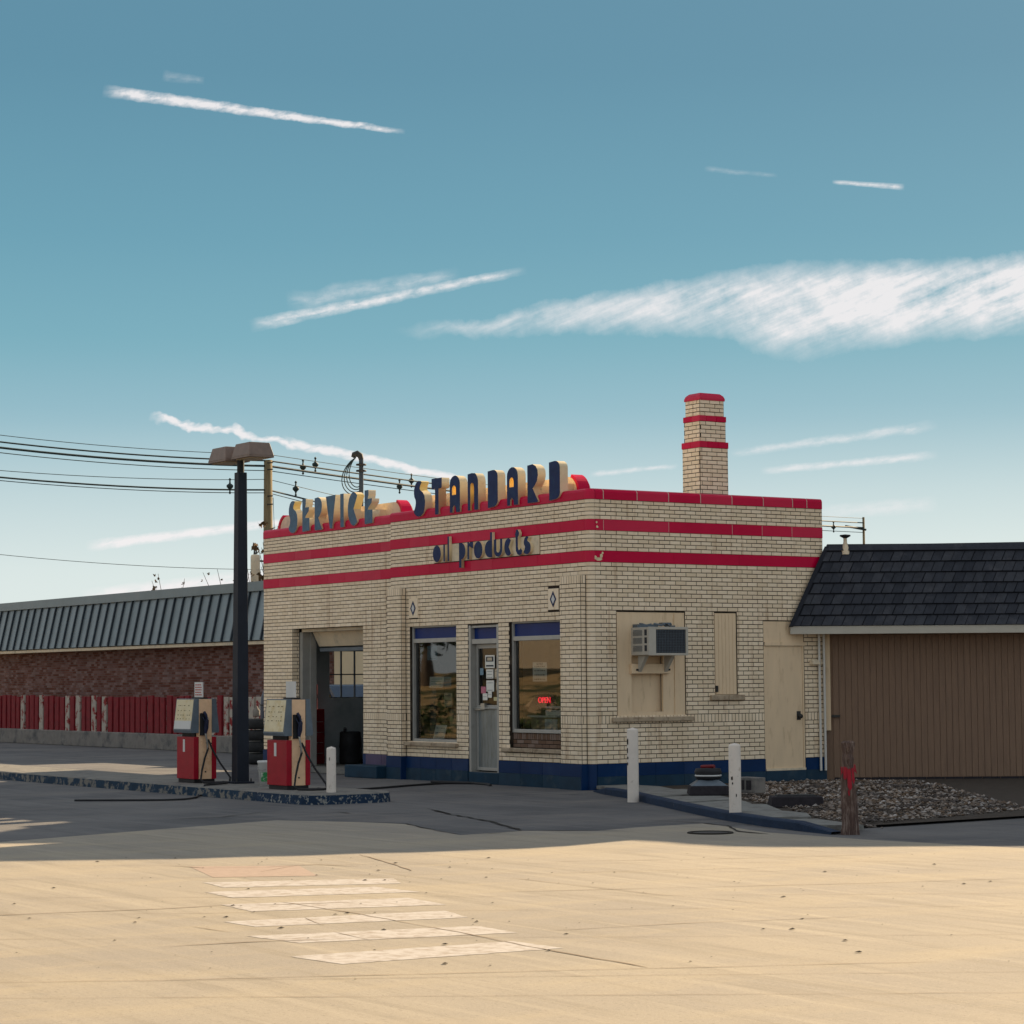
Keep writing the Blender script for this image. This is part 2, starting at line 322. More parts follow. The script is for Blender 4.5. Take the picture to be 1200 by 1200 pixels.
# ------------------------------------------------------------------ mesh helpers
def wt(o):
    v = Vector((0, 0, 0))
    while o is not None: v = v+o.location; o = o.parent
    return v
class MB:
    def __init__(s): s.v = []; s.f = []; s.m = []; s.sm = []
    def add(s, vs, fs, mi=0, smooth=False):
        k = len(s.v); s.v += [tuple(p) for p in vs]
        for f in fs: s.f.append(tuple(i+k for i in f)); s.m.append(mi); s.sm.append(smooth)
        return s
    def box(s, x0, x1, y0, y1, z0, z1, mi=0):
        vs = [(x0, y0, z0), (x1, y0, z0), (x1, y1, z0), (x0, y1, z0), (x0, y0, z1), (x1, y0, z1), (x1, y1, z1), (x0, y1, z1)]
        return s.add(vs, [(0, 3, 2, 1), (4, 5, 6, 7), (0, 1, 5, 4), (1, 2, 6, 5), (2, 3, 7, 6), (3, 0, 4, 7)], mi)
    def frustum(s, c, wb, db, wtp, dt, z0, z1, ang=0, mi=0):
        ca, sa = math.cos(ang), math.sin(ang); vs = []
        for w, d, z in ((wb, db, z0), (wtp, dt, z1)):
            for a, b in ((-1, -1), (1, -1), (1, 1), (-1, 1)):
                x, y = a*w/2, b*d/2; vs.append((c[0]+x*ca-y*sa, c[1]+x*sa+y*ca, z))
        return s.add(vs, [(0, 3, 2, 1), (4, 5, 6, 7), (0, 1, 5, 4), (1, 2, 6, 5), (2, 3, 7, 6), (3, 0, 4, 7)], mi)
    def quad(s, a, b, c, d, mi=0): return s.add([a, b, c, d], [(0, 1, 2, 3)], mi)
    def prism(s, poly, z0, z1, mi=0, mside=None):
        n = len(poly); vs = [(x, y, z0) for x, y in poly]+[(x, y, z1) for x, y in poly]
        s.add(vs, [tuple(range(n-1, -1, -1)), tuple(range(n, 2*n))], mi)
        return s.add(vs, [(i, (i+1) % n, n+(i+1) % n, n+i) for i in range(n)], mi if mside is None else mside)
    def prismy(s, poly, y0, y1, mi=0, mside=None):
        n = len(poly); vs = [(x, y0, z) for x, z in poly]+[(x, y1, z) for x, z in poly]
        s.add(vs, [tuple(range(n)), tuple(range(2*n-1, n-1, -1))], mi)
        return s.add(vs, [(i, n+i, n+(i+1) % n, (i+1) % n) for i in range(n)], mi if mside is None else mside)
    def tube(s, path, r, n=8, mi=0, cap=True):
        P = [Vector(p) for p in path]; k = len(P); vs = []; fs = []
        rr = r if isinstance(r, (list, tuple)) else [r]*k
        for i, p in enumerate(P):
            t = (P[min(i+1, k-1)]-P[max(i-1, 0)]).normalized()
            a = t.cross(Vector((0, 0, 1))); a = a.normalized() if a.length > .02 else Vector((1, 0, 0)); b = a.cross(t).normalized()
            for j in range(n):
                q = 2*math.pi*j/n; vs.append(p+a*math.cos(q)*rr[i]+b*math.sin(q)*rr[i])
        for i in range(k-1):
            for j in range(n): fs.append((i*n+j, i*n+(j+1) % n, (i+1)*n+(j+1) % n, (i+1)*n+j))
        s.add(vs, fs, mi, True)
        if cap: s.add(vs[:n], [tuple(range(n-1, -1, -1))], mi); s.add(vs[-n:], [tuple(range(n))], mi)
        return s
    def lathe(s, c, prof, n=24, mi=0, smooth=True):
        vs = []; fs = []
        for r, z in prof:
            for j in range(n): q = 2*math.pi*j/n; vs.append((c[0]+r*math.cos(q), c[1]+r*math.sin(q), c[2]+z))
        for i in range(len(prof)-1):
            for j in range(n): fs.append((i*n+j, i*n+(j+1) % n, (i+1)*n+(j+1) % n, (i+1)*n+j))
        s.add(vs, fs, mi, smooth)
        return s
    def torus(s, c, R_, r, n=28, k=10, mi=0, sq=.8):
        vs = []; fs = []
        for i in range(n):
            a = 2*math.pi*i/n
            for j in range(k):
                b = 2*math.pi*j/k; cr = math.copysign(abs(math.cos(b))**.6, math.cos(b)); sr = math.copysign(abs(math.sin(b))**.6, math.sin(b))
                rad = R_+r*cr; vs.append((c[0]+rad*math.cos(a), c[1]+rad*math.sin(a), c[2]+r*sq*sr))
        for i in range(n):
            for j in range(k): fs.append((i*k+j, ((i+1) % n)*k+j, ((i+1) % n)*k+(j+1) % k, i*k+(j+1) % k))
        return s.add(vs, fs, mi, True)
    def build(s, name, mats, parent=None, local=False, bevel=0):
        me = bpy.data.meshes.new(name); me.from_pydata(s.v, [], s.f)
        if not isinstance(mats, (list, tuple)): mats = [mats]
        for x in mats: me.materials.append(M[x])
        me.polygons.foreach_set('material_index', s.m); me.polygons.foreach_set('use_smooth', s.sm); me.update()
        o = bpy.data.objects.new(name, me); COL.objects.link(o)
        if parent is not None:
            o.parent = parent
            if not local: o.location = -wt(parent)
        if bevel:
            b = o.modifiers.new('bevel', 'BEVEL'); b.width = bevel; b.segments = 2; b.limit_method = 'ANGLE'
        return o
def thing(name, label, cat, loc=(0, 0, 0), group=None, rz=0):
    o = bpy.data.objects.new(name, None); COL.objects.link(o); o.location = loc; o.rotation_euler.z = rz; o.empty_display_size = .2
    o['label'] = label; o['category'] = cat
    if group: o['group'] = group
    return o
def tag(o, label, cat, group=None):
    o['label'] = label; o['category'] = cat
    if group: o['group'] = group
    return o
def struct(o): o['kind'] = 'structure'; return o
def stuff(o): o['kind'] = 'stuff'; return o
def copy_tree(o, parent=None):
    c = o.copy(); COL.objects.link(c)
    if parent is not None: c.parent = parent
    for ch in [q for q in bpy.data.objects if q.parent == o]: copy_tree(ch, c)
    return c
def cw(x, z): p = CAM+RH*x+FH*z; return (p.x, p.y)
def ribbon(mb, pts, w, z, mi=0, jag=.02, seg=.18):
    P = []
    for a, b in zip(pts[:-1], pts[1:]):
        L = math.dist(a, b); n = max(1, int(L/seg))
        for i in range(n):
            t = i/n; P.append([a[0]+(b[0]-a[0])*t+random.uniform(-jag, jag), a[1]+(b[1]-a[1])*t+random.uniform(-jag, jag)])
    P.append(list(pts[-1]))
    vs = []
    for i, p in enumerate(P):
        q0, q1 = P[max(i-1, 0)], P[min(i+1, len(P)-1)]
        dx, dy = q1[0]-q0[0], q1[1]-q0[1]; L = math.hypot(dx, dy) or 1
        ww = w*random.uniform(.35, 1.3)*(0.25 if i in (0, len(P)-1) else 1)/2
        vs += [(p[0]-dy/L*ww, p[1]+dx/L*ww, z), (p[0]+dy/L*ww, p[1]-dx/L*ww, z)]
    mb.add(vs, [(2*i, 2*i+1, 2*i+3, 2*i+2) for i in range(len(P)-1)], mi)

# ------------------------------------------------------------------ the setting
g = MB(); NX = 2
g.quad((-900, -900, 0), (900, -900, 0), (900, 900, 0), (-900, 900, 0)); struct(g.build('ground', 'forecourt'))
seam = [(3.0, -16.0), (5.58, -12.03), (4.43, -9.11), (3.75, -7.3), (4.8, -6.7), (5.42, -6.48), (7.5, -7.03), (7.33, -6.12), (7.87, -5.48), (7.66, -4.8), (7.56, -3.75), (9.28, -4.23), (10.74, -4.17), (13.25, -3.75), (20, -3.2), (60, -1)]
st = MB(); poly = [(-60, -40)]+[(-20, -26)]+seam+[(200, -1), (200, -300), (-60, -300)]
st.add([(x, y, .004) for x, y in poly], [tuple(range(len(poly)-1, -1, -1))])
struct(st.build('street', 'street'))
pt = MB(); pp = [(9.61, -11.24), (10.15, -10.41), (11.24, -10.81), (10.84, -11.6)]
pt.add([(x, y, .0055) for x, y in pp], [(3, 2, 1, 0)]); struct(pt.build('pavement_patch', 'patch'))
ck = MB()
for pts, w in [([(3.18, -4.71), (4.14, -5.05), (5.65, -5.45), (7.33, -6.12)], .05), ([(7.5, -7.03), (7.56, -6.74), (7.33, -6.12)], .03), ([(7.33, -6.12), (7.87, -5.48), (8.25, -5.24)], .05),
               ([(6.72, -3.93), (7.31, -3.75), (8.06, -3.84), (8.99, -4.37), (9.5, -4.41)], .05), ([(2.81, -8.25), (2.74, -7.53), (1.85, -6.23)], .03), ([(2.22, -5.81), (2.23, -5.18), (2.76, -4.58), (4.14, -5.05)], .02),
               ([(1.94, -2.58), (2.55, -2.56), (3.04, -2.34)], .035), ([(2.75, -6.09), (2.68, -5.87), (3.14, -5.92)], .05), ([(4.8, -6.7), (5.42, -6.48), (6.71, -6.86), (7.5, -7.03)], .03), ([(8.06, -3.84), (7.9, -3.5), (9.2, -3.9)], .02),
               ([(4.5, -9.2), (5.9, -7.9), (6.9, -7.2)], .015), ([(0.3, -2.0), (1.0, -1.1), (.6, -.3)], .012), ([(-1.5, -2.2), (.2, -2.4), (1.9, -2.6)], .012)]: ribbon(ck, pts, w, .009)
ck.build('pavement_crack', 'crack')['kind'] = 'stuff'
jt = MB()
for pts, w in [([(12.78, -14.5), (13.13, -13.13), (13.16, -12.66), (13.38, -12.28), (13.55, -11.72)], .02), ([(13.2, -12.18), (14.34, -12.17), (15.59, -12.23), (16.77, -12.33), (18.08, -12.38)], .016), ([(15.42, -14.19), (15.49, -13.63), (15.7, -13.1)], .02),
               ([(13.45, -10.59), (13.97, -9.32), (14.67, -7.68), (15.12, -6.33)], .012), ([(16.1, -11.74), (16.26, -10.73), (16.65, -9.46)], .012), ([(9.36, -11.39), (9.87, -11.21), (10.13, -10.74), (10.16, -10.24), (10.57, -10.03)], .02),
               ([(9.3, -9.31), (10.2, -9.55), (11.28, -9.9)], .022), ([(12.49, -9.64), (14.33, -9.59), (15.53, -9.39)], .010), ([(16.93, -14.89), (17.78, -13.11), (18.87, -10.86)], .012), ([(10.15, -10.41), (10.55, -11.0)], .015),
               ([(11.2, -8.4), (11.9, -7.0), (12.4, -5.6)], .012), ([(12.3, -9.0), (13.0, -7.2)], .01), ([(14.4, -13.5), (14.9, -13.45)], .012), ([(14.35, -12.6), (14.9, -12.75)], .012), ([(15.3, -12.9), (15.9, -12.95)], .010)]+[([(*cw(-6, z_+dz),), (*cw(0, z_),), (*cw(7, z_-dz*.6),)], .007) for z_, dz in ((21.3, .2), (20.2, -.3), (18.1, .25), (17.0, -.15), (15.2, .2), (13.2, -.2), (12.4, .1))]:
    ribbon(jt, pts, w, .0075, jag=.010)
stuff(jt.build('street_joint', 'joint'))
stripes = [[(11.25, -11.89), (11.88, -10.43), (12.34, -10.63), (11.79, -11.97)], [(12.05, -12.27), (12.49, -10.96), (13.11, -10.91), (12.65, -12.32)], [(13.09, -12.64), (13.49, -11.25), (14.14, -11.3), (13.71, -12.69)], [(14.24, -13.18), (14.51, -11.55), (15.03, -11.67), (14.68, -13.16)], [(15.17, -13.47), (15.55, -11.93), (16.07, -11.95), (15.73, -13.39)], [(16.35, -13.78), (16.47, -12.25), (16.98, -12.21), (16.88, -13.72)]]
for q in stripes:
    P = []
    for i in range(4):
        a, b = q[i], q[(i+1) % 4]; n = max(3, int(math.dist(a, b)/.06))
        for k in range(n): t = k/n; P.append((a[0]+(b[0]-a[0])*t+random.uniform(-.007, .007), a[1]+(b[1]-a[1])*t+random.uniform(-.007, .007), .0060))
    b_ = MB(); b_.add(P, [tuple(range(len(P)-1, -1, -1))]); struct(b_.build('crosswalk_stripe', 'paint_white'))
db = MB()
for i in range(150):
    x_, z_ = random.uniform(-4, 4.2), random.uniform(13, 22.4)
    c = cw(x_, z_); r = random.choice((.008, .010, .013, .022))*random.uniform(.7, 1.2)
    a0 = random.random()*6
    vs = [(c[0]+r*math.cos(a0+k*1.257)*random.uniform(.6, 1.2), c[1]+r*math.sin(a0+k*1.257)*random.uniform(.6, 1.2), .010) for k in range(5)]+[(c[0]+r*.2, c[1], .010+r*.30)]
    db.add(vs, [(0, 1, 5), (1, 2, 5), (2, 3, 5), (3, 4, 5), (4, 0, 5)])
stuff(db.build('debris', 'debris'))
mh = thing('manhole_cover', 'oval-looking iron manhole cover in the tarmac near the second white bollard', 'manhole cover', (8.98, -4.78, .006))
MB().torus((8.98, -4.78, .010), .23, .022, 32, 6, sq=.4).build('frame', 'crack', mh)
MB().lathe((8.98, -4.78, .0), [(0, .012), (.19, .012), (.195, .006)], 32).build('lid', 'iron', mh)

# ------------------------------------------------------------------ service station
ST = thing('service_station', 'cream glazed-brick service station with red bands, blue base and large blue roof letters', 'gas station')
BR = []      # every brick: (centre, length, height, angle, host)
def unit_brick(mb, c, L, H, ang, pr=.006, dp=.016):
    ca, sa = math.cos(ang), math.sin(ang); e = min(.004, L/5)
    def P(u, d, z): return (c[0]+u*ca-d*sa*1.0, c[1]+u*sa+d*ca, c[2]+z)
    l, h = L/2, H/2; b = dp-pr
    vs = [P(-l, b, -h), P(l, b, -h), P(l, b, h), P(-l, b, h), P(-l, -pr*.4, -h), P(l, -pr*.4, -h), P(l, -pr*.4, h), P(-l, -pr*.4, h), P(-l+e, -pr, -h+e), P(l-e, -pr, -h+e), P(l-e, -pr, h-e), P(-l+e, -pr, h-e)]
    mb.add(vs, [(0, 1, 5, 4), (1, 2, 6, 5), (2, 3, 7, 6), (3, 0, 4, 7), (4, 5, 9, 8), (5, 6, 10, 9), (6, 7, 11, 10), (7, 4, 8, 11), (8, 9, 10, 11)])
def course(o, ang, u0, u1, zc, H, pitch, ph, holes, host, gap=.010):
    """o: world xy of u=0 on the wall face; u runs along (cos,sin) of ang"""
    spans = [(u0, u1)]
    for (a, b, z0, z1) in holes:
        if z0-.01 < zc < z1+.01:
            ns = []
            for s0, s1 in spans:
                if b <= s0 or a >= s1: ns.append((s0, s1)); continue
                if a > s0: ns.append((s0, a))
                if b < s1: ns.append((b, s1))
            spans = ns
    ca, sa = math.cos(ang), math.sin(ang)
    for s0, s1 in spans:
        k = math.floor((s0-ph)/pitch); x = ph+k*pitch
        while x < s1-1e-6:
            a, b = max(x, s0), min(x+pitch, s1)
            x += pitch
            if b-a < .02: continue
            L = b-a-gap; c = (a+b)/2
            jz = random.uniform(-.0008, .0008)
            BR.append(((o[0]+c*ca, o[1]+c*sa, zc+jz), L, H, ang, host))
def brick_wall(o, ang, u0, u1, zones, holes, host, off=0):
    r = off
    for z0, z1, kind in zones:
        if kind == 'S': course(o, ang, u0, u1, (z0+z1)/2, z1-z0-.009, .068, 0, holes, host)
        else:
            n = round((z1-z0)/.0668); p = (z1-z0)/n
            for i in range(n):
                course(o, ang, u0, u1, z0+(i+.5)*p, p-.0105, .2045, (.102 if r % 2 else 0), holes, host); r += 1
ZL = [(.39, .993, 'B'), (.993, 1.12, 'S'), (1.12, 3.46, 'B')]
ZU = [(3.63, 3.945, 'B'), (4.11, 4.42, 'B')]
BASE = [(.01, .39)]
YB = .18       # the service bay stands back
HO = [(-5.33, -3.84, .64, 2.60), (-3.46, -2.56, 0, 2.57), (-2.23, -.66, .60, 2.60)]       # office openings
HB = [(-9.93, -7.26, 0, 2.66)]
HR = [(.49, 1.81, 1.09, 2.71), (2.39, 2.84, 1.42, 2.71), (3.38, 4.22, .2, 2.59)]
brick_wall((0, 0), 0, -5.97, -.1, ZL+ZU, HO+[(-.66, -.1, 0, 3.27), (-5.95, -5.46, 0, 3.27), (-5.36, -5.06, 2.73, 3.08), (-1.12, -.81, 2.73, 3.10), (-4.52, -1.33, 3.63, 3.95)], 'wall')
brick_wall((0, YB), 0, -11.1, -5.97, ZL+ZU, HB, 'wall', 1)
brick_wall((0, 0), math.pi/2, .1, 4.65, ZL+ZU, HR, 'wall', 1)
# pilasters
for a, b in ((-.66, -.1), (-5.95, -5.46)):
    brick_wall((0, -.1), 0, a, b, [(.39, .993, 'B'), (.993, 1.12, 'S'), (1.12, 3.13, 'B'), (3.13, 3.26, 'S')], [], 'wall')
    brick_wall((b, 0), math.pi/2, -.1, 0, [(.39, .993, 'B'), (.993, 1.12, 'S'), (1.12, 3.13, 'B'), (3.13, 3.26, 'S')], [], 'wall', 1)
# brick reveal of the bay opening
brick_wall((-9.93, YB), math.pi/2, 0, .14, [(.39, 2.66, 'B')], [], 'wall', 1)
# chimney: x -1.06..-.6, y 2.62..3.19
CH = (-1.06, -.60, 2.62, 3.19)
chz = [(4.3, 5.39, 0.0), (5.49, 5.82, .022), (5.91, 6.17, .04)]
for z0, z1, d in chz:
    brick_wall((0, CH[2]+d), 0, CH[0]+d, CH[1]-d, [(z0, z1, 'B')], [], 'chimney')
    brick_wall((CH[1]-d, 0), math.pi/2, CH[2]+d, CH[3]-d, [(z0, z1, 'B')], [], 'chimney', 1)
    brick_wall((0, CH[3]-d), math.pi, -CH[1]+d, -CH[0]-d, [(z0, z1, 'B')], [], 'chimney', 1)
    brick_wall((CH[0]+d, 0), -math.pi/2, -CH[3]+d, -CH[2]-d, [(z0, z1, 'B')], [], 'chimney')

# wall body with openings (thick slab cut on a grid)
def slab_wall(mb, o, ang, u0, u1, z0, z1, th, holes, mi=0):
    ca, sa = math.cos(ang), math.sin(ang)
    us = sorted({u0, u1, *[max(u0, min(u1, h[0])) for h in holes], *[max(u0, min(u1, h[1])) for h in holes]})
    zs = sorted({z0, z1, *[max(z0, min(z1, h[2])) for h in holes], *[max(z0, min(z1, h[3])) for h in holes]})
    def solid(i, j):
        if i < 0 or j < 0 or i >= len(us)-1 or j >= len(zs)-1: return False
        cu, cz = (us[i]+us[i+1])/2, (zs[j]+zs[j+1])/2
        return not any(h[0] < cu < h[1] and h[2] < cz < h[3] for h in holes)
    def P(u, d, z): return (o[0]+u*ca-d*sa, o[1]+u*sa+d*ca, z)
    for i in range(len(us)-1):
        for j in range(len(zs)-1):
            if not solid(i, j): continue
            a, b, c, d = us[i], us[i+1], zs[j], zs[j+1]
            mb.quad(P(a, 0, c), P(b, 0, c), P(b, 0, d), P(a, 0, d), mi); mb.quad(P(b, th, c), P(a, th, c), P(a, th, d), P(b, th, d), mi+1)
            if not solid(i-1, j): mb.quad(P(a, th, c), P(a, 0, c), P(a, 0, d), P(a, th, d), mi)
            if not solid(i+1, j): mb.quad(P(b, 0, c), P(b, th, c), P(b, th, d), P(b, 0, d), mi)
            if not solid(i, j-1): mb.quad(P(a, th, c), P(b, th, c), P(b, 0, c), P(a, 0, c), mi)
            if not solid(i, j+1): mb.quad(P(a, 0, d), P(b, 0, d), P(b, th, d), P(a, th, d), mi)
ARC = [(-.1+.1*math.sin(t), .1-.1*math.cos(t)) for t in [i*math.pi/2/6 for i in range(7)]]
w = MB()
slab_wall(w, (0, 0), 0, -5.97, -.1, 0, 4.5, .25, HO)
slab_wall(w, (0, YB), 0, -11.1, -5.965, 0, 4.5, .25, HB)
slab_wall(w, (0, 0), math.pi/2, .1, 4.65, 0, 4.5, .25, HR)
for i in range(6):
    (a, b), (c, d) = ARC[i], ARC[i+1]; w.quad((a, b, 0), (c, d, 0), (c, d, 4.5), (a, b, 4.5))
w.box(-.66, -.1, -.1, -.001, 0, 3.25); w.box(-5.95, -5.46, -.1, -.001, 0, 3.25)
w.box(-5.97, -5.96, .001, YB, 0, 4.5)
w.build('wall', ['mortar', 'interior'], ST)
w = MB()     # rear and left walls, partition, ceilings
w.box(-11.1, -.26, 4.45, 4.65, 0, 4.5)
slab_wall(w, (-11.1, 0), -math.pi/2, -6.9, -YB-.26, 0, 4.5, .2, [(-3.3, -1.50, 1.35, 2.28)])
w.box(-11.1, -6.2, 6.8, 7.0, 0, 4.5); w.box(-6.25, -6.0, .26, 6.8, 0, 4.3)
w.build('rear_wall', ['interior', 'interior'], ST)
w = MB(); w.box(-10.9, -.25, .25, 4.45, 4.15, 4.28); w.box(-10.9, -6.25, 4.451, 6.8, 4.15, 4.28); w.build('roof', 'interior', ST)
w = MB(); w.box(-5.99, -.25, .26, 4.45, 2.85, 2.95); w.box(-10.9, -6.26, .45, 6.79, 3.2, 3.3); w.build('ceiling', 'interior', ST)
w = MB(); w.box(-5.99, -.26, .002, 4.44, .01, .19); w.box(-10.89, -6.26, .182, 6.79, .01, .10); w.build('floor', 'island_top', ST)
# chimney body and red caps
c = MB()
for z0, z1, d in chz: c.box(CH[0]+d, CH[1]-d, CH[2]+d, CH[3]-d, z0 if z0 > 4.5 else 4.2, z1+.04)
chim = c.build('chimney', 'mortar', ST)
for z0, z1, d in [(5.39, 5.49, -.012), (5.82, 5.91, .010)]:
    n = 2
    for k, (a, b) in enumerate([(CH[0]+d, (CH[0]+CH[1])/2-.002), ((CH[0]+CH[1])/2+.002, CH[1]-d)]):
        MB().box(a, b, CH[2]+d, CH[2]+.15, z0, z1).build('cap_tile', 'red_tile', chim, bevel=.006)
    for k in range(2):
        y0 = CH[2]+.153 + k*(CH[3]-d-CH[2]-.153)/2
        MB().box(CH[0]+d, CH[1]-d, y0, y0+(CH[3]-d-CH[2]-.153)/2-.003, z0, z1).build('cap_tile', 'red_tile', chim, bevel=.006)
t = MB(); cx, cy = (CH[0]+CH[1])/2, (CH[2]+CH[3])/2
t.frustum((cx, cy), .41, .52, .41, .52, 6.165, 6.20); t.frustum((cx, cy), .41, .52, .375, .485, 6.20, 6.245); t.frustum((cx, cy), .375, .485, .29, .40, 6.245, 6.285); t.build('chimney_cap', 'red_tile', chim)

# bricks: the 300 that show largest singly, the rest joined
def psize(b):
    (x, y, z), L, H, ang, host = b
    d = Vector((x, y, z))-CAM; n = Vector((math.sin(ang), -math.cos(ang), 0)); f = -d.normalized().dot(n)
    return L*H*max(f, 0)/d.length_squared*1e6
vis = sorted(range(len(BR)), key=lambda i: -psize(BR[i]))
chim_ids = [i for i in vis if BR[i][4] == 'chimney'][:70]
single = set([i for i in vis if BR[i][4] == 'wall' and BR[i][1] < .25][:230]+chim_ids)
proto = {}
restw, restc = MB(), MB()
for i, (c, L, H, ang, host) in enumerate(BR):
    par = ST if host == 'wall' else chim
    if i in single:
        key = (round(L, 3), round(H, 3), round(ang, 2))
        if key not in proto:
            b = MB(); unit_brick(b, (0, 0, 0), L, H, ang); proto[key] = b.build('brick', 'cream_brick', par, local=True); o = proto[key]
        else:
            o = proto[key].copy(); COL.objects.link(o); o.parent = par
        o.location = Vector(c)-wt(par); o.name = 'brick'
    else: unit_brick(restw if host == 'wall' else restc, c, L, H, ang)
# rounded corner bricks
for z0, z1, kind in ZL+ZU:
    n = 1 if kind == 'S' else round((z1-z0)/.0668); p = (z1-z0)/n
    for i in range(n):
        za, zb = z0+i*p+.005, z0+(i+1)*p-.005
        pts = [(-.1+.106*math.sin(t), .1-.106*math.cos(t)) for t in [j*math.pi/2/6 for j in range(7)]]
        inn = [(-.1+.09*math.sin(t), .1-.09*math.cos(t)) for t in [j*math.pi/2/6 for j in range(7)]]
        if kind == 'S': rngs = [(0, 2), (2, 4), (4, 6)]
        else: rngs = [(0, 6)] if i % 2 else [(0, 3), (3, 6)]
        for a, b in rngs:
            pl = pts[a:b+1]; il = inn[a:b+1]
            if b < 6: pl = pl[:-1]+[tuple(np.array(pl[-1])*.93+np.array(pl[-2])*.07)]; il = il[:-1]+[il[-1]]
            restw.prism(pl+il[::-1], za, zb)
for z0, z1, nm, par, mb in [(0, 0, '', ST, restw), (0, 0, '', chim, restc)]:
    stuff(mb.build('brick', 'cream_brick', par))

# tiles along a run: coping, red bands, blue base
def run_tiles(name, mt, o, ang, joints, z0, z1, proud, depth, par=ST, gap=.004, bev=.006):
    ca, sa = math.cos(ang), math.sin(ang)
    for a, b in zip(joints[:-1], joints[1:]):
        a += gap/2; b -= gap/2
        def P(u, d): return (o[0]+u*ca-d*sa, o[1]+u*sa+d*ca)
        MB().prism([P(a, -proud), P(b, -proud), P(b, depth), P(a, depth)], z0, z1).build(name, mt, par, bevel=bev)
def fr(a, b, n): return [a+(b-a)*i/n for i in range(n+1)]
JR = [.10, .26, .90, 1.51, 2.14, 2.77, 3.41, 4.02, 4.32, 4.65]
def corner_tile(name, mt, z0, z1, proud, depth):
    pts = [(-.1+(.1+proud)*math.sin(t), .1-(.1+proud)*math.cos(t)) for t in [j*math.pi/2/6 for j in range(7)]]
    pts = pts+[(-depth, .1), (-depth, depth), (-.1, depth)]
    MB().prism(pts, z0, z1).build(name, mt, ST, bevel=.004)
def coping_profile(o, ang, a, b, par, gap, name='coping_tile'):
    ca, sa = math.cos(ang), math.sin(ang); a += gap/2; b -= gap/2
    prof = [(-.018, 4.42), (-.018, 4.535), (-.006, 4.565), (.02, 4.582), (.24, 4.582), (.27, 4.55), (.27, 4.42)]
    vs = []
    for u in (a, b):
        for d, z in prof: vs.append((o[0]+u*ca-d*sa, o[1]+u*sa+d*ca, z))
    n = len(prof)
    MB().add(vs, [tuple(range(n)), tuple(range(2*n-1, n-1, -1))]+[(i, n+i, n+(i+1) % n, (i+1) % n) for i in range(n)]).build(name, 'red_tile', par)
for a, b in zip(JR[:-1], JR[1:]): coping_profile((0, 0), math.pi/2, a, b, ST, .016)
for a, b in zip(fr(-5.97, -.1, 9)[:-1], fr(-5.97, -.1, 9)[1:]): coping_profile((0, 0), 0, a, b, ST, .004)
for a, b in zip(fr(-11.1, -5.97, 8)[:-1], fr(-11.1, -5.97, 8)[1:]): coping_profile((0, YB), 0, a, b, ST, .004)
# coping corner
vs = []; prof = [(.018, 4.42), (.018, 4.535), (.006, 4.565), (-.02, 4.582)]
for j in range(7):
    t = j*math.pi/2/6
    for d, z in prof: vs.append((-.1+(.1+d)*math.sin(t), .1-(.1+d)*math.cos(t), z))
mb = MB(); mb.add(vs, [(i*4+k, (i+1)*4+k, (i+1)*4+k+1, i*4+k+1) for i in range(6) for k in range(3)], 0, True)
mb.add([vs[i*4+3] for i in range(7)]+[(-.27, .1, 4.582), (-.27, .27, 4.582), (-.1, .27, 4.582)], [(0, 1, 2, 3, 4, 5, 6, 9, 8, 7)]); mb.build('coping_tile', 'red_tile', ST)
w = MB(); w.box(-5.96, -.1, .004, .25, 4.43, 4.57); w.box(-11.08, -5.96, YB+.004, YB+.25, 4.43, 4.57); w.box(-.25, -.004, .1, 4.63, 4.43, 4.573); w.build('coping_bed', 'pale_mortar', ST)
def coping_joint(y):
    prof = [(-.0165, 4.422), (-.0165, 4.535), (-.0045, 4.5635), (.02, 4.5805), (.24, 4.5805), (.24, 4.43)]
    vs = [(-d, y+q, z) for q in (-.0078, .0078) for d, z in prof]; n = len(prof)
    MB().add(vs, [(i, n+i, n+(i+1) % n, (i+1) % n) for i in range(n)]).build('coping_joint', 'pale_mortar', ST)
for y in JR[1:-1]: coping_joint(y)
for z0, z1 in ((3.46, 3.63), (3.945, 4.11)):
    if z0 > 3.9: JJ = [.1, .26, 1.51, 2.77, 3.38, 4.0, 4.65]; G = .008
    else: JJ = [.1, .26, 1.6, 2.9, 4.65]; G = .003
    run_tiles('band_tile', 'red_tile', (0, 0), math.pi/2, JJ, z0, z1, .014, .02, gap=G, bev=.002)
    run_tiles('band_tile', 'red_tile', (0, 0), 0, fr(-5.97, -.1, 9), z0, z1, .014, .02, gap=.003, bev=.002)
    run_tiles('band_tile', 'red_tile', (0, YB), 0, fr(-11.1, -5.975, 8), z0, z1, .014, .02, gap=.003, bev=.002)
    corner_tile('band_tile', 'red_tile', z0, z1, .014, .11)
w = MB(); w.box(-.02, .0125, .12, 4.64, 3.947, 4.108); w.build('joint_mortar', 'pale_mortar', ST)
for b in (-.1, -5.46): MB().box(b+.0015, b+.010, -.016, -.008, .39, 3.26).build('corner_joint', 'crack', ST)
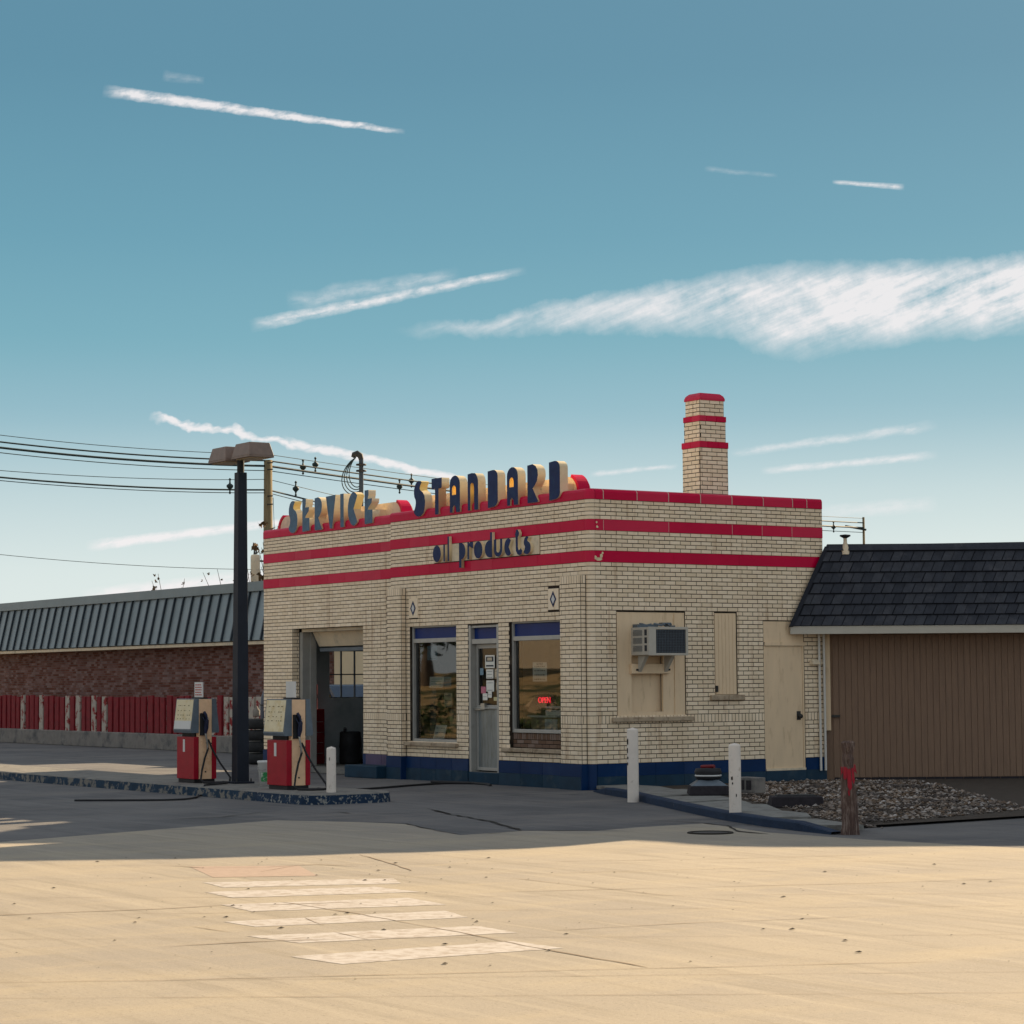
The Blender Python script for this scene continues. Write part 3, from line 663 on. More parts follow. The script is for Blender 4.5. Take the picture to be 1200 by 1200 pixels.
# base tiles in two rows
def base(o, ang, js):
    run_tiles('base_tile', 'blue_tile', o, ang, js, .200, .39, .022, .02, bev=.004)
    run_tiles('base_tile', 'faded_blue_tile', o, ang, js, .0, .198, .026, .02, bev=.006)
base((0, 0), 0, fr(-5.46, -3.47, 4)); base((0, 0), 0, fr(-2.55, -.66, 3)); base((0, -.1), 0, [-.68, -.10]); base((0, -.1), 0, [-5.95, -5.46])
base((0, YB), 0, [-7.25, -6.6, -5.97]); base((0, YB), 0, fr(-11.1, -9.94, 2)); base((0, 0), math.pi/2, fr(.10, 3.38, 6))
run_tiles('base_tile', 'faded_blue_tile', (0, 0), math.pi/2, [3.38, 4.22], 0, .198, .026, .02)
base((0, 0), math.pi/2, [4.22, 4.65]); corner_tile('base_tile', 'blue_tile', 0, .39, .01, .11)
run_tiles('base_tile', 'purple_tile', (0, 0), 0, [-7.05, -6.5, -5.97], .215, .395, -.10, .15)
w = MB()
for b in (-.1, -5.46): MB().box(b+.0, b+.022, -.124, -.0, .0, .39).build('base_tile', 'blue_tile', ST)
pass
# low blue plinth beside the bay door
w = MB(); w.box(-7.10, -5.97, -.30, .17, 0, .215); w.build('plinth', 'faded_blue_tile', ST, bevel=.015)
# door step
w = MB(); w.box(-3.46, -2.56, -.02, .25, 0, .185); w.build('door_step', 'faded_blue_tile', ST, bevel=.01)
# chips knocked out of the red bands at the corner
def chip(pts, nm='chip'):
    MB().add([(-.1+.1155*math.sin(t) if t < 1.5708 else .0155, .1-.1155*math.cos(t) if t < 1.5708 else .1+(t-1.5708), z) for t, z in pts], [tuple(range(len(pts)))]).build('chip', 'stone_sill', ST)
def blob(y, z, ry, rz):
    return [(y+ry*math.cos(a)*random.uniform(.75, 1.15), z+rz*math.sin(a)*random.uniform(.75, 1.15)) for a in [k*math.pi/4 for k in range(8)]]
for (y, z, a, b) in [(.13, 4.065, .018, .018), (.14, 3.995, .024, .018), (.17, 3.50, .055, .03), (.10, 3.525, .035, .028), (.21, 3.55, .03, .035), (.235, 3.595, .02, .02)]:
    pts = blob(y, z, a, b); MB().add([(.0165, max(p[0], .085), p[1]) for p in pts], [tuple(range(8))]).build('chip', 'sign_cream', ST)
# diamond plaques
for cx, cz in ((-5.20, 2.905), (-.965, 2.92)):
    pq = MB().box(cx-.145, cx+.145, -.016, .05, cz-.165, cz+.165).build('plaque', 'cream_brick', ST, bevel=.005)
    o = [(cx, cz-.125), (cx+.085, cz), (cx, cz+.125), (cx-.085, cz)]; i_ = [(cx+(x-cx)*.62, cz+(z-cz)*.62) for x, z in o]
    mb = MB()
    for k in range(4): mb.prismy([o[k], o[(k+1) % 4], i_[(k+1) % 4], i_[k]], -.022, -.016)
    mb.build('diamond', 'sign_blue', pq); MB().prismy(i_, -.0195, -.016).build('diamond_centre', 'plastic_white', pq)
# sills
def sill(x0, x1, y0, y1, z0, z1): MB().box(x0, x1, y0, y1, z0, z1).build('sill', 'stone_sill', ST, bevel=.012)
sill(-5.45, -4.55, -.07, .08, .575, .64); sill(-4.545, -3.78, -.07, .08, .573, .638); sill(-2.40, -1.5, -.07, .06, .535, .60); sill(-1.495, -.67, -.07, .06, .533, .598)
for a, b in ((.38, .85), (.855, 1.42), (1.425, 1.93)): sill(-.05, .06, a, b, 1.02, 1.09)
for a, b in ((2.28, 2.62), (2.625, 2.95)): sill(-.05, .06, a, b, 1.33, 1.415)
# brown brick panel under the right window
bp = MB(); bp.box(-2.23, -.66, .06, .2, .60, .84); bp.build('window_apron', 'mortar', ST)
n = 26
for k in range(n):
    a = -2.225+k*(1.56/n); mb = MB(); unit_brick(mb, (a+.03, .06, .785), .05, .095, 0); o = mb.build('apron_brick', 'brown_brick', ST)
for r_ in range(2):
    for k in range(8):
        a = -2.225+k*.205-(.1 if r_ else 0); b = min(a+.195, -.665); a = max(a, -2.225)
        if b-a > .04: mb = MB(); unit_brick(mb, ((a+b)/2, .06, .635+r_*.063), b-a, .053, 0); mb.build('apron_brick', 'brown_brick', ST)

# ---- text helper
def text_obj(s, size, mt, parent, loc, rotz=0, ext=.002, name='lettering', align='CENTER', sx=1.0, rotx=math.pi/2):
    cu = bpy.data.curves.new(name, 'FONT'); cu.body = s; cu.size = size; cu.extrude = ext; cu.align_x = align; cu.align_y = 'CENTER'; cu.resolution_u = 3
    tmp = bpy.data.objects.new('tmp', cu); COL.objects.link(tmp); bpy.context.view_layer.update()
    dg = bpy.context.evaluated_depsgraph_get(); me = bpy.data.meshes.new_from_object(tmp.evaluated_get(dg))
    bpy.data.objects.remove(tmp)
    me.transform(Matrix.Translation(Vector(loc)) @ Matrix.Rotation(rotz, 4, 'Z') @ Matrix.Rotation(rotx, 4, 'X') @ Matrix.Diagonal((sx, 1, 1, 1)))
    me.materials.clear(); me.materials.append(M[mt])
    o = bpy.data.objects.new(name, me); COL.objects.link(o)
    if parent is not None: o.parent = parent; o.location = -wt(parent)
    return o
def notice(x0, x1, z0, z1, y, parent, mt='paper', lines=5, head=None, skew=0, inkm='ink', seed=0, name='notice'):
    rr = random.Random(seed+int(x0*100)); W_ = x1-x0; H_ = z1-z0
    def X(u, v): return (x0+u*W_+skew*(v-.5), y, z0+v*H_)
    n_ = MB().add([X(0, 0), X(1, 0), X(1, 1), X(0, 1)]+[(p[0], p[1]+.004, p[2]) for p in (X(0, 0), X(1, 0), X(1, 1), X(0, 1))], [(0, 1, 2, 3), (7, 6, 5, 4), (0, 4, 5, 1), (1, 5, 6, 2), (2, 6, 7, 3), (3, 7, 4, 0)]).build(name, mt, parent)
    mb = MB()
    for k in range(lines):
        v = .78-.66*k/max(1, lines-1) if lines > 1 else .5
        u = .12
        while u < .86:
            w_ = rr.uniform(.05, .16); e = min(u+w_, .88)
            a, b, c_, d = X(u, v-.022), X(e, v-.022), X(e, v+.022), X(u, v+.022)
            mb.quad(*[(p[0], y-.0015, p[2]) for p in (a, b, c_, d)]); u = e+.03
    if lines: mb.build('print', inkm, n_) if parent is None or parent.parent is None else mb.build('print', inkm, parent)
    if head:
        text_obj(head, H_*.16, inkm, n_ if parent is None or parent.parent is None else parent, (x0+W_/2, y-.002, z0+H_*.90), ext=.0005)
    return n_

# ---- office windows
def window(x0, x1, z0, z1, zt0, zt1, yf=.07):
    """frame, blue transom panel, glass"""
    wn = MB()
    f = .045
    wn.box(x0, x0+f, yf-.03, yf+.05, z0, z1); wn.box(x1-f, x1, yf-.03, yf+.05, z0, z1); wn.box(x0+f, x1-f, yf-.03, yf+.05, z1-.03, z1)
    wn.box(x0+f, x1-f, yf-.035, yf+.05, zt0-.07, zt0); wn.box(x0+f, x1-f, yf-.04, yf+.05, z0, z0+.055)
    wn = wn.build('window', 'grey_frame', ST, bevel=.004)
    MB().box(x0+f, x1-f, yf+.005, yf+.02, zt0, zt1).build('transom_panel', 'blue_panel', wn)
    MB().quad((x0+f, yf+.02, z0+.055), (x1-f, yf+.02, z0+.055), (x1-f, yf+.02, zt0-.07), (x0+f, yf+.02, zt0-.07)).build('pane', 'glass', wn)
    w2 = MB(); w2.box(x0+f, x0+f+.03, yf+.03, yf+.10, z0+.05, zt0-.07); w2.build('inner_frame', 'dark_frame', wn)
    return wn
w1 = window(-5.33, -3.84, .64, 2.60, 2.385, 2.565)
w2 = window(-2.23, -.66, .84, 2.60, 2.365, 2.565)
notice(-4.87, -4.42, 1.555, 1.74, .105, w1, 'paper', 4, skew=.03, inkm='label_green', seed=3)
notice(-4.42, -4.18, 1.56, 1.735, .11, w1, 'paper_blue', 3, seed=4)
notice(-4.40, -4.15, 1.24, 1.47, .105, w1, 'paper_tan', 3, seed=5)
notice(-4.72, -4.36, .70, .93, .105, w1, 'paper', 3, skew=.10, seed=6)
notice(-4.98, -4.66, 2.02, 2.26, .13, w1, 'paper_blue', 2, seed=8)
notice(-1.73, -1.33, 1.645, 1.95, .105, w2, 'paper', 4, head='NOTICE', seed=9)
notice(-1.38, -.72, 1.225, 1.262, .105, w2, 'paper', 1, inkm='ink_red', seed=10)
nn = notice(-1.38, -.72, 1.10, 1.20, .105, w2, 'paper', 2, seed=11)
# OPEN neon
ng = thing('neon_sign', 'small glowing red OPEN sign hanging in the right-hand office window', 'neon sign', (-1.44, .14, 1.35))
text_obj('OPEN', .135, 'neon_red', ng, (-1.44, .125, 1.35), ext=.006, name='open_lettering', sx=1.0)
ring = MB(); ring.tube([(-1.44+.26*math.cos(a), .135, 1.35+.12*math.sin(a)) for a in [k*math.pi/14 for k in range(29)]], .006, 6, cap=False); ring.build('outline_tube', 'blue_panel', ng)
MB().box(-1.71, -1.17, .145, .16, 1.22, 1.48).build('backing', 'interior_dark', ng)
# interior
it = thing('shop_counter', 'tan counter with papers standing low inside the right-hand office window', 'counter', (-1.5, .6, .19))
MB().box(-2.15, -.45, .35, .75, .19, 1.08).build('cabinet', 'interior_tan', it); MB().box(-2.2, -.4, .3, .8, 1.08, 1.11).build('counter_top', 'paper', it)
MB().box(-1.75, -1.4, .34, .349, .5, 1.05).build('door_panel', 'paper', it)
it = thing('display_rack', 'tall dark rack standing inside the left-hand office window', 'rack', (-5.05, .4, .19))
mb = MB(); mb.box(-5.15, -4.95, .28, .5, .19, 1.45); mb.build('cabinet', 'dark_frame', it); MB().box(-5.12, -4.98, .30, .48, 1.45, 1.55).build('top_tray', 'pump_grey', it)
it = thing('cardboard_box', 'tan cardboard boxes seen through the left-hand office window', 'box', (-4.45, .5, .19))
for a, b in ((-4.62, -4.38), (-4.16, -3.95)): MB().box(a, b, .35, .6, .19, 1.19).build('box_panel', 'interior_tan', it)
MB().box(-4.375, -4.165, .38, .6, .19, 1.15).build('gap_panel', 'dark_frame', it)
# ---- office door
dr = thing_door = MB()
mb = MB(); X0, X1 = -3.46, -2.56
mb.box(X0, X0+.06, .00, .16, .187, 2.57); mb.box(X1-.06, X1, .00, .16, .187, 2.57); mb.box(X0+.06, X1-.06, .02, .14, 2.53, 2.57); mb.box(X0+.06, X1-.06, .02, .16, 2.265, 2.345)
df = mb.build('door_frame', 'grey_frame', ST, bevel=.004)
MB().box(X0+.06, X1-.06, .08, .10, 2.345, 2.53).build('transom_panel', 'blue_panel', df)
mb = MB(); a, b = X0+.065, X1-.062
mb.box(a, a+.06, .10, .145, .21, 2.26); mb.box(b-.06, b, .10, .145, .21, 2.26); mb.box(a+.06, b-.06, .10, .145, 2.19, 2.26); mb.box(a+.06, b-.06, .10, .145, 1.20, 1.27); mb.box(a+.06, b-.06, .095, .145, .21, .26)
door = mb.build('door', 'grey_frame', ST, bevel=.003)
MB().box(a+.06, b-.06, .11, .13, .26, 1.20).build('kick_panel', 'door_metal', door)
MB().quad((a+.06, .12, 1.27), (b-.06, .12, 1.27), (b-.06, .12, 2.19), (a+.06, .12, 2.19)).build('pane', 'clear_glass', door)
hb = MB(); hb.tube([(a+.02, .06, 1.22), (b-.02, .06, 1.22)], .012, 8); hb.box(a+.01, a+.2, .055, .1, 1.19, 1.215); hb.box(a+.21, a+.33, .05, .1, 1.20, 1.30); hb.build('push_bar', 'steel', door)
for (p0, p1, q0, q1, mt_, ln) in [(-3.12, -2.84, 1.87, 2.08, 'paper', 0), (-3.09, -2.88, 1.70, 1.85, 'paper', 3), (-3.09, -2.86, 1.49, 1.67, 'paper', 2), (-2.84, -2.70, 1.70, 1.85, 'paper_tan', 2), (-2.80, -2.70, 1.51, 1.63, 'paper_tan', 2),
                               (-3.25, -3.11, 1.46, 1.57, 'paper_pink', 0), (-3.20, -3.06, 1.35, 1.46, 'paper', 1), (-3.04, -2.93, 1.39, 1.49, 'paper', 1), (-3.28, -3.18, 1.76, 1.87, 'paper_blue', 0), (-2.87, -2.77, 1.34, 1.40, 'paper_yellow', 0)]:
    notice(p0, p1, q0, q1, .104, door, mt_, ln, seed=int(p0*77))
mb = MB(); mb.box(-3.09, -2.87, .101, .1035, 1.975, 2.055); mb.box(-3.09, -2.87, .101, .1035, 1.895, 1.92); mb.build('notice_border', 'ink', door); MB().box(-3.05, -2.91, .099, .1005, 1.99, 2.04).build('notice_centre', 'paper_tan', door)
# ---- service bay opening: jamb frame, overhead door, interior things
mb = MB(); mb.box(-9.915, -9.80, YB+.14, YB+.42, .1, 2.60); mb.build('jamb_frame', 'grey_frame', ST)
mb = MB(); mb.box(-9.80, -9.77, YB+.30, YB+.42, .1, 2.60); mb.build('door_track', 'grey_frame', ST)
mb = MB(); mb.box(-9.79, -7.27, YB+.12, YB+.30, 2.60, 2.655); mb.build('lintel', 'cream_trim', ST)
od = MB(); od.add([(-9.74, .50, 2.60), (-7.27, .50, 2.60), (-7.27, .62, 2.33), (-9.70, .62, 2.33), (-9.74, .54, 2.61), (-7.27, .54, 2.61), (-7.27, .66, 2.33), (-9.70, .66, 2.33)], [(0, 3, 2, 1), (4, 5, 6, 7), (0, 1, 5, 4), (3, 7, 6, 2), (0, 4, 7, 3)])
od = od.build('overhead_door', 'cream_trim', ST)
MB().box(-9.64, -7.27, .60, .70, 2.235, 2.30).build('door_rail', 'pump_grey', od)
wn = MB()
for y_ in (1.50, 1.80, 2.10, 2.40, 2.7, 3.0, 3.28): wn.box(-11.02, -10.98, y_, y_+.022, 1.35, 2.28)
for z_ in (1.35, 1.80, 2.26): wn.box(-11.015, -10.985, 1.522, 3.28, z_, z_+.022)
wn = wn.build('bay_window', 'dark_frame', ST); MB().quad((-11, 1.5, 1.36), (-11, 3.3, 1.36), (-11, 3.3, 2.27), (-11, 1.5, 2.27)).build('pane', 'clear_glass', wn)
o = thing('tool_cabinet', 'tall dark red tool cabinet inside the open service bay', 'cabinet', (-10.78, 1.12, .1))
MB().box(-10.89, -10.66, 1.0, 1.26, .1, 1.15).build('body', 'cabinet_red', o, bevel=.01); MB().tube([(-10.78, 1.10, 1.15), (-10.78, 1.10, 1.62)], .06, 12).build('cylinder', 'cabinet_red', o)
for k in range(4): MB().box(-10.658, -10.645, 1.04, 1.22, .3+k*.2, .31+k*.2).build('drawer_handle', 'steel', o)
o = thing('waste_drum', 'black drum standing behind the white island bollard, inside the bay', 'drum', (-9.9, 1.6, .1))
MB().lathe((-10.3, 1.62, .1), [(0, 0), (.2, 0), (.21, .05), (.2, .3), (.21, .32), (.2, .6), (.17, .62), (.0, .62)], 18).build('body', 'black_rubber', o)
MB().tube([(-10.3, 1.5, .7), (-10.2, 1.45, .78), (-10.1, 1.4, .75)], .03, 6).build('handle', 'black_rubber', o)
o = thing('hand_cart', 'grey battery cart with bent handle in the service bay', 'cart', (-10.2, 2.0, .1))
MB().box(-10.45, -10.15, 1.85, 2.05, .18, .62).build('body', 'interior', o, bevel=.03); MB().tube([(-10.2, 1.87, .6), (-10.1, 1.95, .78), (-10.1, 2.12, .75), (-10.15, 2.15, .4), (-10.15, 2.15, .15)], .02, 6).build('handle', 'black_rubber', o)
for y_ in (1.88, 2.03): MB().tube([(-10.35, y_, .16), (-10.35, y_+.03, .16)], .07, 12).build('wheel', 'black_rubber', o)
o = thing('storage_locker', 'dark upright locker by the right side of the bay opening', 'locker', (-9.9, 2.4, .1))
MB().box(-10.2, -9.7, 2.30, 2.9, .1, 1.05).build('body', 'interior_dark', o, bevel=.01); MB().box(-9.698, -9.69, 2.33, 2.6, .2, 1.0).build('door', 'interior_dark', o)
# ---- right wall: boarded window with air conditioner
mb = MB()
mb.box(-.06, -.012, .49, .78, 1.09, 2.70); mb.box(-.06, -.012, 1.38, 1.81, 1.09, 2.70); mb.box(-.06, -.012, .78, 1.38, 2.02, 2.70); mb.box(-.06, -.012, .78, 1.38, 1.09, 1.17)
bw = mb.build('boarded_window', 'cream_paint', ST, bevel=.004)
MB().box(-.14, -.10, .76, 1.40, 1.15, 2.04).build('recessed_board', 'cream_paint', bw)
MB().box(-.012, .05, .74, 1.48, 1.755, 1.905).build('shelf_beam', 'cream_paint', bw, bevel=.006)
MB().box(-.012, .004, .50, .535, 1.1, 2.69).build('board_strip', 'cream_paint', bw); MB().box(-.012, .002, 1.60, 1.63, 1.1, 2.69).build('board_strip', 'cream_paint', bw)
mb = MB(); mb.box(-.05, -.010, 2.40, 2.83, 1.42, 2.70)
nb = mb.build('boarded_niche', 'cream_paint', ST)
for k in range(6): MB().box(-.010, -.004, 2.405+k*.071, 2.405+k*.071+.066, 1.43, 2.69).build('plank', 'cream_paint', nb)
MB().box(-.004, .02, 2.40, 2.44, 1.46, 1.56).build('hinge', 'iron', nb)
mb = MB(); mb.box(-.06, -.008, 3.38, 4.22, 2.25, 2.58); sd_ = mb.build('door_transom', 'cream_paint', ST); MB().box(-.008, .012, 3.40, 4.24, 2.19, 2.25).build('transom_rail', 'cream_paint', sd_)
mb = MB(); mb.box(-.06, -.005, 3.38, 3.41, .2, 2.19); mb.box(-.06, -.005, 4.19, 4.22, .2, 2.19); mb.build('side_door_frame', 'cream_paint', ST)
sdr = MB().box(-.05, -.014, 3.413, 4.187, .215, 2.185).build('side_door', 'cream_paint', ST, bevel=.003)
MB().box(-.013, .010, 3.40, 4.23, .20, .235).build('threshold', 'cream_trim', ST)
mb = MB(); mb.lathe((0, 0, 0), [(.022, 0), (.02, .03), (.032, .04), (.038, .055), (.03, .075), (0, .08)], 14)
mb.v = [(-.014+z, 4.10+x, 1.06+y) for x, y, z in mb.v]; mb.build('door_knob', 'iron', sdr)
MB().box(-.013, -.008, 4.06, 4.14, 1.00, 1.14).build('knob_plate', 'iron', sdr)
ac = thing('air_conditioner', 'weathered beige window air conditioner with dark grille sticking out of boarded window', 'air conditioner', (.2, 1.15, 2.03))
z0, z1, x1 = 2.035, 2.46, .45
mb = MB(); mb.box(-.1, x1-.03, .78, 1.52, z0, z1); mb.build('case', 'ac_case', ac, bevel=.008)
mb = MB(); mb.box(x1-.03, x1, .775, .91, z0-.005, z1+.005); mb.box(x1-.03, x1, 1.485, 1.525, z0-.005, z1+.005); mb.box(x1-.03, x1, .91, 1.485, z1-.035, z1+.005); mb.box(x1-.03, x1, .91, 1.485, z0-.005, z0+.03)
mb.build('front_bezel', 'ac_case', ac, bevel=.004)
MB().box(x1-.045, x1-.025, .91, 1.485, z0+.02, z1-.03).build('coil', 'ac_grille', ac)
mb = MB()
for k in range(19): mb.box(x1-.02, x1-.016, .92+k*.03, .923+k*.03, z0+.03, z1-.035)
for k in range(9): mb.box(x1-.018, x1-.014, .91, 1.485, z0+.05+k*.04, z0+.052+k*.04)
mb.build('grille', 'pump_grey', ac)
for k in range(3):
    MB().box(.33, .39, .776, .779, z0+.06+k*.12, z0+.15+k*.12).build('vent', 'ac_grille', ac)
    for j in range(7): MB().box(.04, .27, .774, .779, z0+.06+k*.12+j*.013, z0+.066+k*.12+j*.013).build('louvre', 'pump_grey', ac)
for y_ in (.86, 1.36): MB().add([(.05, y_, 1.78), (.05, y_+.06, 1.78), (.05, y_+.06, 2.03), (.05, y_, 2.03), (.25, y_, 2.03), (.25, y_+.06, 2.03)], [(0, 1, 2, 3), (0, 3, 4), (1, 5, 2), (3, 2, 5, 4), (0, 4, 5, 1)]).build('bracket', 'ac_case', ac)
for y_ in (.82, 1.37): MB().box(.05, .062, y_, y_+.10, 1.80, 1.83).build('bracket_bolt', 'iron', ac)
mb = MB()
for k in range(5):
    yy = .80+k*.12; mb.tube([(random.uniform(.05, .3), yy+.10*q+random.uniform(-.02, .02), z1+.015+random.uniform(0, .05)) for q in range(4)], random.uniform(.010, .018), 6)
mb.box(0, .12, .80, 1.20, z1, z1+.05)
mb.build('foam_strip', 'pump_grey', ac)
# twin white downpipes
for y_ in (4.50, 4.60):
    pp_ = MB(); pp_.tube([(.05, y_, .18), (.05, y_, 2.6)], .021, 10)
    dp = tag(pp_.build('downpipe', 'white_pipe'), 'thin white vertical pipe running down beside the cream side door, %s of the pair' % ('left' if y_ < 4.55 else 'right'), 'pipe', 'white pipes beside the side door')
o = thing('wall_light', 'small cream box light on the bricks beside the white pipes', 'wall light', (0.02, 4.4, 1.92))
MB().frustum((.05, 4.40), .10, .16, .06, .14, 1.89, 1.96).build('hood', 'cream_trim', o); MB().box(.0, .02, 4.36, 4.46, 1.86, 1.98).build('back_plate', 'cream_trim', o); MB().box(.02, .05, 4.46, 4.60, 1.90, 1.93).build('arm', 'cream_trim', o)

# ---- roof sign: backing boxes with rolled ends and letters
def backing(x0, x1, y0, y1, z0, h, rx):
    n = 8
    arcR = [(x1-rx+rx*math.sin(t), z0+h*math.cos(t)) for t in [k*math.pi/2/n for k in range(n+1)]]
    arcL = [(x0+rx-rx*math.sin(t), z0+h*math.cos(t)) for t in [k*math.pi/2/n for k in range(n, -1, -1)]]
    MB().prismy((arcL+arcR)[::-1], y0, y1).build('sign_backing', 'cream_trim', ST)
    for s, xe in ((1, x1), (-1, x0)):
        t_ = [.35+k*(math.pi/2-.35)/n for k in range(n+1)]
        inn = [(xe-s*rx+s*(rx+.004)*math.sin(t), z0+(h+.004)*math.cos(t)) for t in t_]
        out = [(xe-s*rx+s*(rx+.065)*math.sin(t), z0+(h+.05)*math.cos(t)) for t in t_]
        pl = out+inn[::-1]
        if s > 0: pl = pl[::-1]
        MB().prismy(pl, y0-.02, y1-.06).build('rolled_end', 'red_tile', ST)
backing(-5.55, -.72, .30, .55, 4.58, .26, .26)
backing(-11.0, -6.40, YB+.30, YB+.55, 4.58, .26, .26)
def arc(cx, cy, rx, ry, a0, a1, n=9): return [(cx+rx*math.cos(R(a0+(a1-a0)*i/n)), cy+ry*math.sin(R(a0+(a1-a0)*i/n))) for i in range(n+1)]
Sh = [(.41, 1), (.62, .985), (.70, .95), (.56, .86), (.52, .77), (.6, .72), (.8, .66), (.94, .56), (1, .4), (.96, .22), (.85, .09), (.65, .015), (.4, 0), (.18, .03), (.02, .1), (-.02, .16), (.06, .22), (.13, .30), (.17, .4), (.14, .48), (.04, .56), (0, .66), (.02, .78), (.12, .9), (.25, .97)]
Ah = [(0, 0), (0, .77)]+arc(.5, .77, .5, .23, 180, 0)[1:-1]+[(1, .77), (1, 0), (.62, 0), (.58, .14), (.44, .2), (.30, .14), (.27, 0)]
Ahole = [(.23, .475), (.61, .475), (.61, .62)]+arc(.42, .62, .19, .11, 0, 180)[1:]
SHP = {
 'S': ([Sh], []), 'T': ([[(0, 1), (1, 1), (1, .73), (.86, .71), (.68, .71), (.68, 0), (.33, 0), (.33, .71), (.14, .70), (0, .73)]], []),
 'A': ([Ah], [Ahole]),
 'n': ([[(0, 0), (0, .98), (.4, 1)]+arc(.55, .72, .45, .28, 70, 0, 6)+[(1, 0), (.62, 0), (.60, .60), (.56, .70), (.42, .74), (.28, .70), (.25, .58), (.25, 0)]], []),
 'D': ([[(0, 0), (0, .98), (.5, 1)]+arc(.55, .82, .45, .18, 75, 0, 6)+arc(.55, .2, .45, .18, 0, -80, 6)], []),
 'R': ([[(0, 0), (0, .98), (.5, 1), (.8, .94), (.97, .83), (1, .7), (.92, .56), (.7, .44), (.50, .37), (1.0, .03), (.93, 0)]], []),
 'E': ([[(0, 0), (0, 1), (.50, 1), (.50, .86), (.40, .74), (.95, .74), (.90, .62), (.45, .47), (.42, .42), (1, .40), (1, .02)]], []),
 'V': ([[(0, .98), (1, 1), (.64, 0), (.40, 0)]], []), 'I': ([[(0, 0), (0, 1), (1, 1), (1, 0)]], []),
 'C': ([arc(.5, .5, .5, .5, 50, 310, 20)+[(.50, .5)]], []),
 'o': ([arc(.5, .5, .5, .5, 0, 355, 20)], []), 'i': ([[(0, 0), (0, 1), (1, 1), (1, 0)]], []),
 'p': ([[(0, -.45), (0, 1), (.35, 1)]+arc(.35, .52, .65, .48, 85, -80, 12)+[(.38, .04), (.38, -.45)]], []),
 'r': ([[(0, 0), (0, 1), (.28, 1), (.28, .93), (.5, 1), (1, 1), (1, .62), (.75, .66), (.5, .72), (.34, .8), (.30, .7), (.30, 0)]], []),
 'd': ([[(1, .0), (1, 1.45), (.72, 1.45), (.72, .97)]+arc(.68, .5, .68, .5, 92, 265, 14)], []),
 'u': ([[(0, 1), (.30, 1), (.30, .45)]+arc(.5, .42, .2, .18, 180, 360, 8)+[(.74, .45), (.74, 1), (1, 1), (1, .45)]+arc(.5, .42, .5, .42, 0, -180, 14)], []),
 'c': ([arc(.5, .5, .5, .5, 48, 312, 20)+[(.55, .5)]], []),
 't': ([[(.05, 1.2), (.22, 1.45), (.4, 1.45), (.6, 1.25), (.55, 1.1), (.42, 1.0), (.42, .45), (.5, .28), (.66, .30), (.8, .38), (1, .22), (.9, .04), (.6, -.02), (.35, .04), (.15, .25), (.12, 1.0)]], []),
}
SHP['s'] = SHP['S']
def letter(ch, x0, x1, z0, z1, yf, dep, mats, par=ST, name='sign_letter'):
    outs, holes = SHP[ch]
    cu = bpy.data.curves.new('l', 'CURVE'); cu.dimensions = '2D'; cu.fill_mode = 'BOTH'; cu.extrude = dep/2
    for pl in outs+holes:
        sp = cu.splines.new('POLY'); sp.points.add(len(pl)-1); sp.use_cyclic_u = True
        for k, (a, b) in enumerate(pl): sp.points[k].co = (x0+a*(x1-x0), z0+b*(z1-z0), 0, 1)
    tmp = bpy.data.objects.new('tmp', cu); COL.objects.link(tmp); bpy.context.view_layer.update()
    me = bpy.data.meshes.new_from_object(tmp.evaluated_get(bpy.context.evaluated_depsgraph_get())); bpy.data.objects.remove(tmp)
    me.transform(Matrix.Translation((0, yf+dep/2, 0)) @ Matrix.Rotation(math.pi/2, 4, 'X'))
    me.materials.clear()
    for x in mats: me.materials.append(M[x])
    hb_ = [(x0+min(a for a, b in h)*(x1-x0)-.004, x0+max(a for a, b in h)*(x1-x0)+.004, z0+min(b for a, b in h)*(z1-z0)-.004, z0+max(b for a, b in h)*(z1-z0)+.004) for h in holes]
    if ch == 'n': hb_.append((x0+.2*(x1-x0), x0+.66*(x1-x0), z0+.02, z0+.76*(z1-z0)))
    if ch == 'C' and dep > .1: hb_.append((x0+.55*(x1-x0), x1, z0+.47*(z1-z0), z0+.95*(z1-z0)))
    if ch == 'S' and dep > .1: hb_.append((x0+.48*(x1-x0), x0+.8*(x1-x0), z0+.70*(z1-z0), z1))
    for p in me.polygons:
        c_ = p.center
        if abs(p.normal.y) > .9: p.material_index = 0 if c_.y < yf+dep*.5 else 1
        elif any(h[0] < c_.x < h[1] and h[2] < c_.z < h[3] for h in hb_): p.material_index = 2
        else: p.material_index = 1
    o = bpy.data.objects.new(name, me); COL.objects.link(o)
    o.parent = par; o.location = -wt(par)
    return o
for ch, a, b in [('S', -5.10, -4.73), ('T', -4.52, -4.19), ('A', -3.94, -3.62), ('n', -3.38, -3.06), ('D', -2.77, -2.47), ('A', -2.20, -1.88), ('R', -1.61, -1.31), ('D', -1.0, -.70)]:
    l_ = letter(ch, a, b, 4.455, 5.065, -.05, .15, ['sign_blue', 'sign_cream', 'sign_yellow'])
    MB().box((a+b)/2-.03, (a+b)/2+.03, .101, .31, 4.60, 4.72).build('letter_bracket', 'sign_cream', l_)
for ch, a, b in [('S', -9.99, -9.64), ('E', -9.45, -9.17), ('R', -8.97, -8.69), ('V', -8.54, -8.17), ('I', -8.0, -7.87), ('C', -7.72, -7.30), ('E', -7.11, -6.83)]:
    l_ = letter(ch, a, b, 4.46, 5.065, YB-.05, .15, ['sign_blue_faded', 'sign_cream', 'sign_yellow'])
    MB().box((a+b)/2-.03, (a+b)/2+.03, YB+.101, YB+.31, 4.60, 4.72).build('letter_bracket', 'sign_cream', l_)
MB().box(-4.51, -1.335, -.022, .02, 3.645, 3.935).build('lettering_board', 'cream_trim', ST)
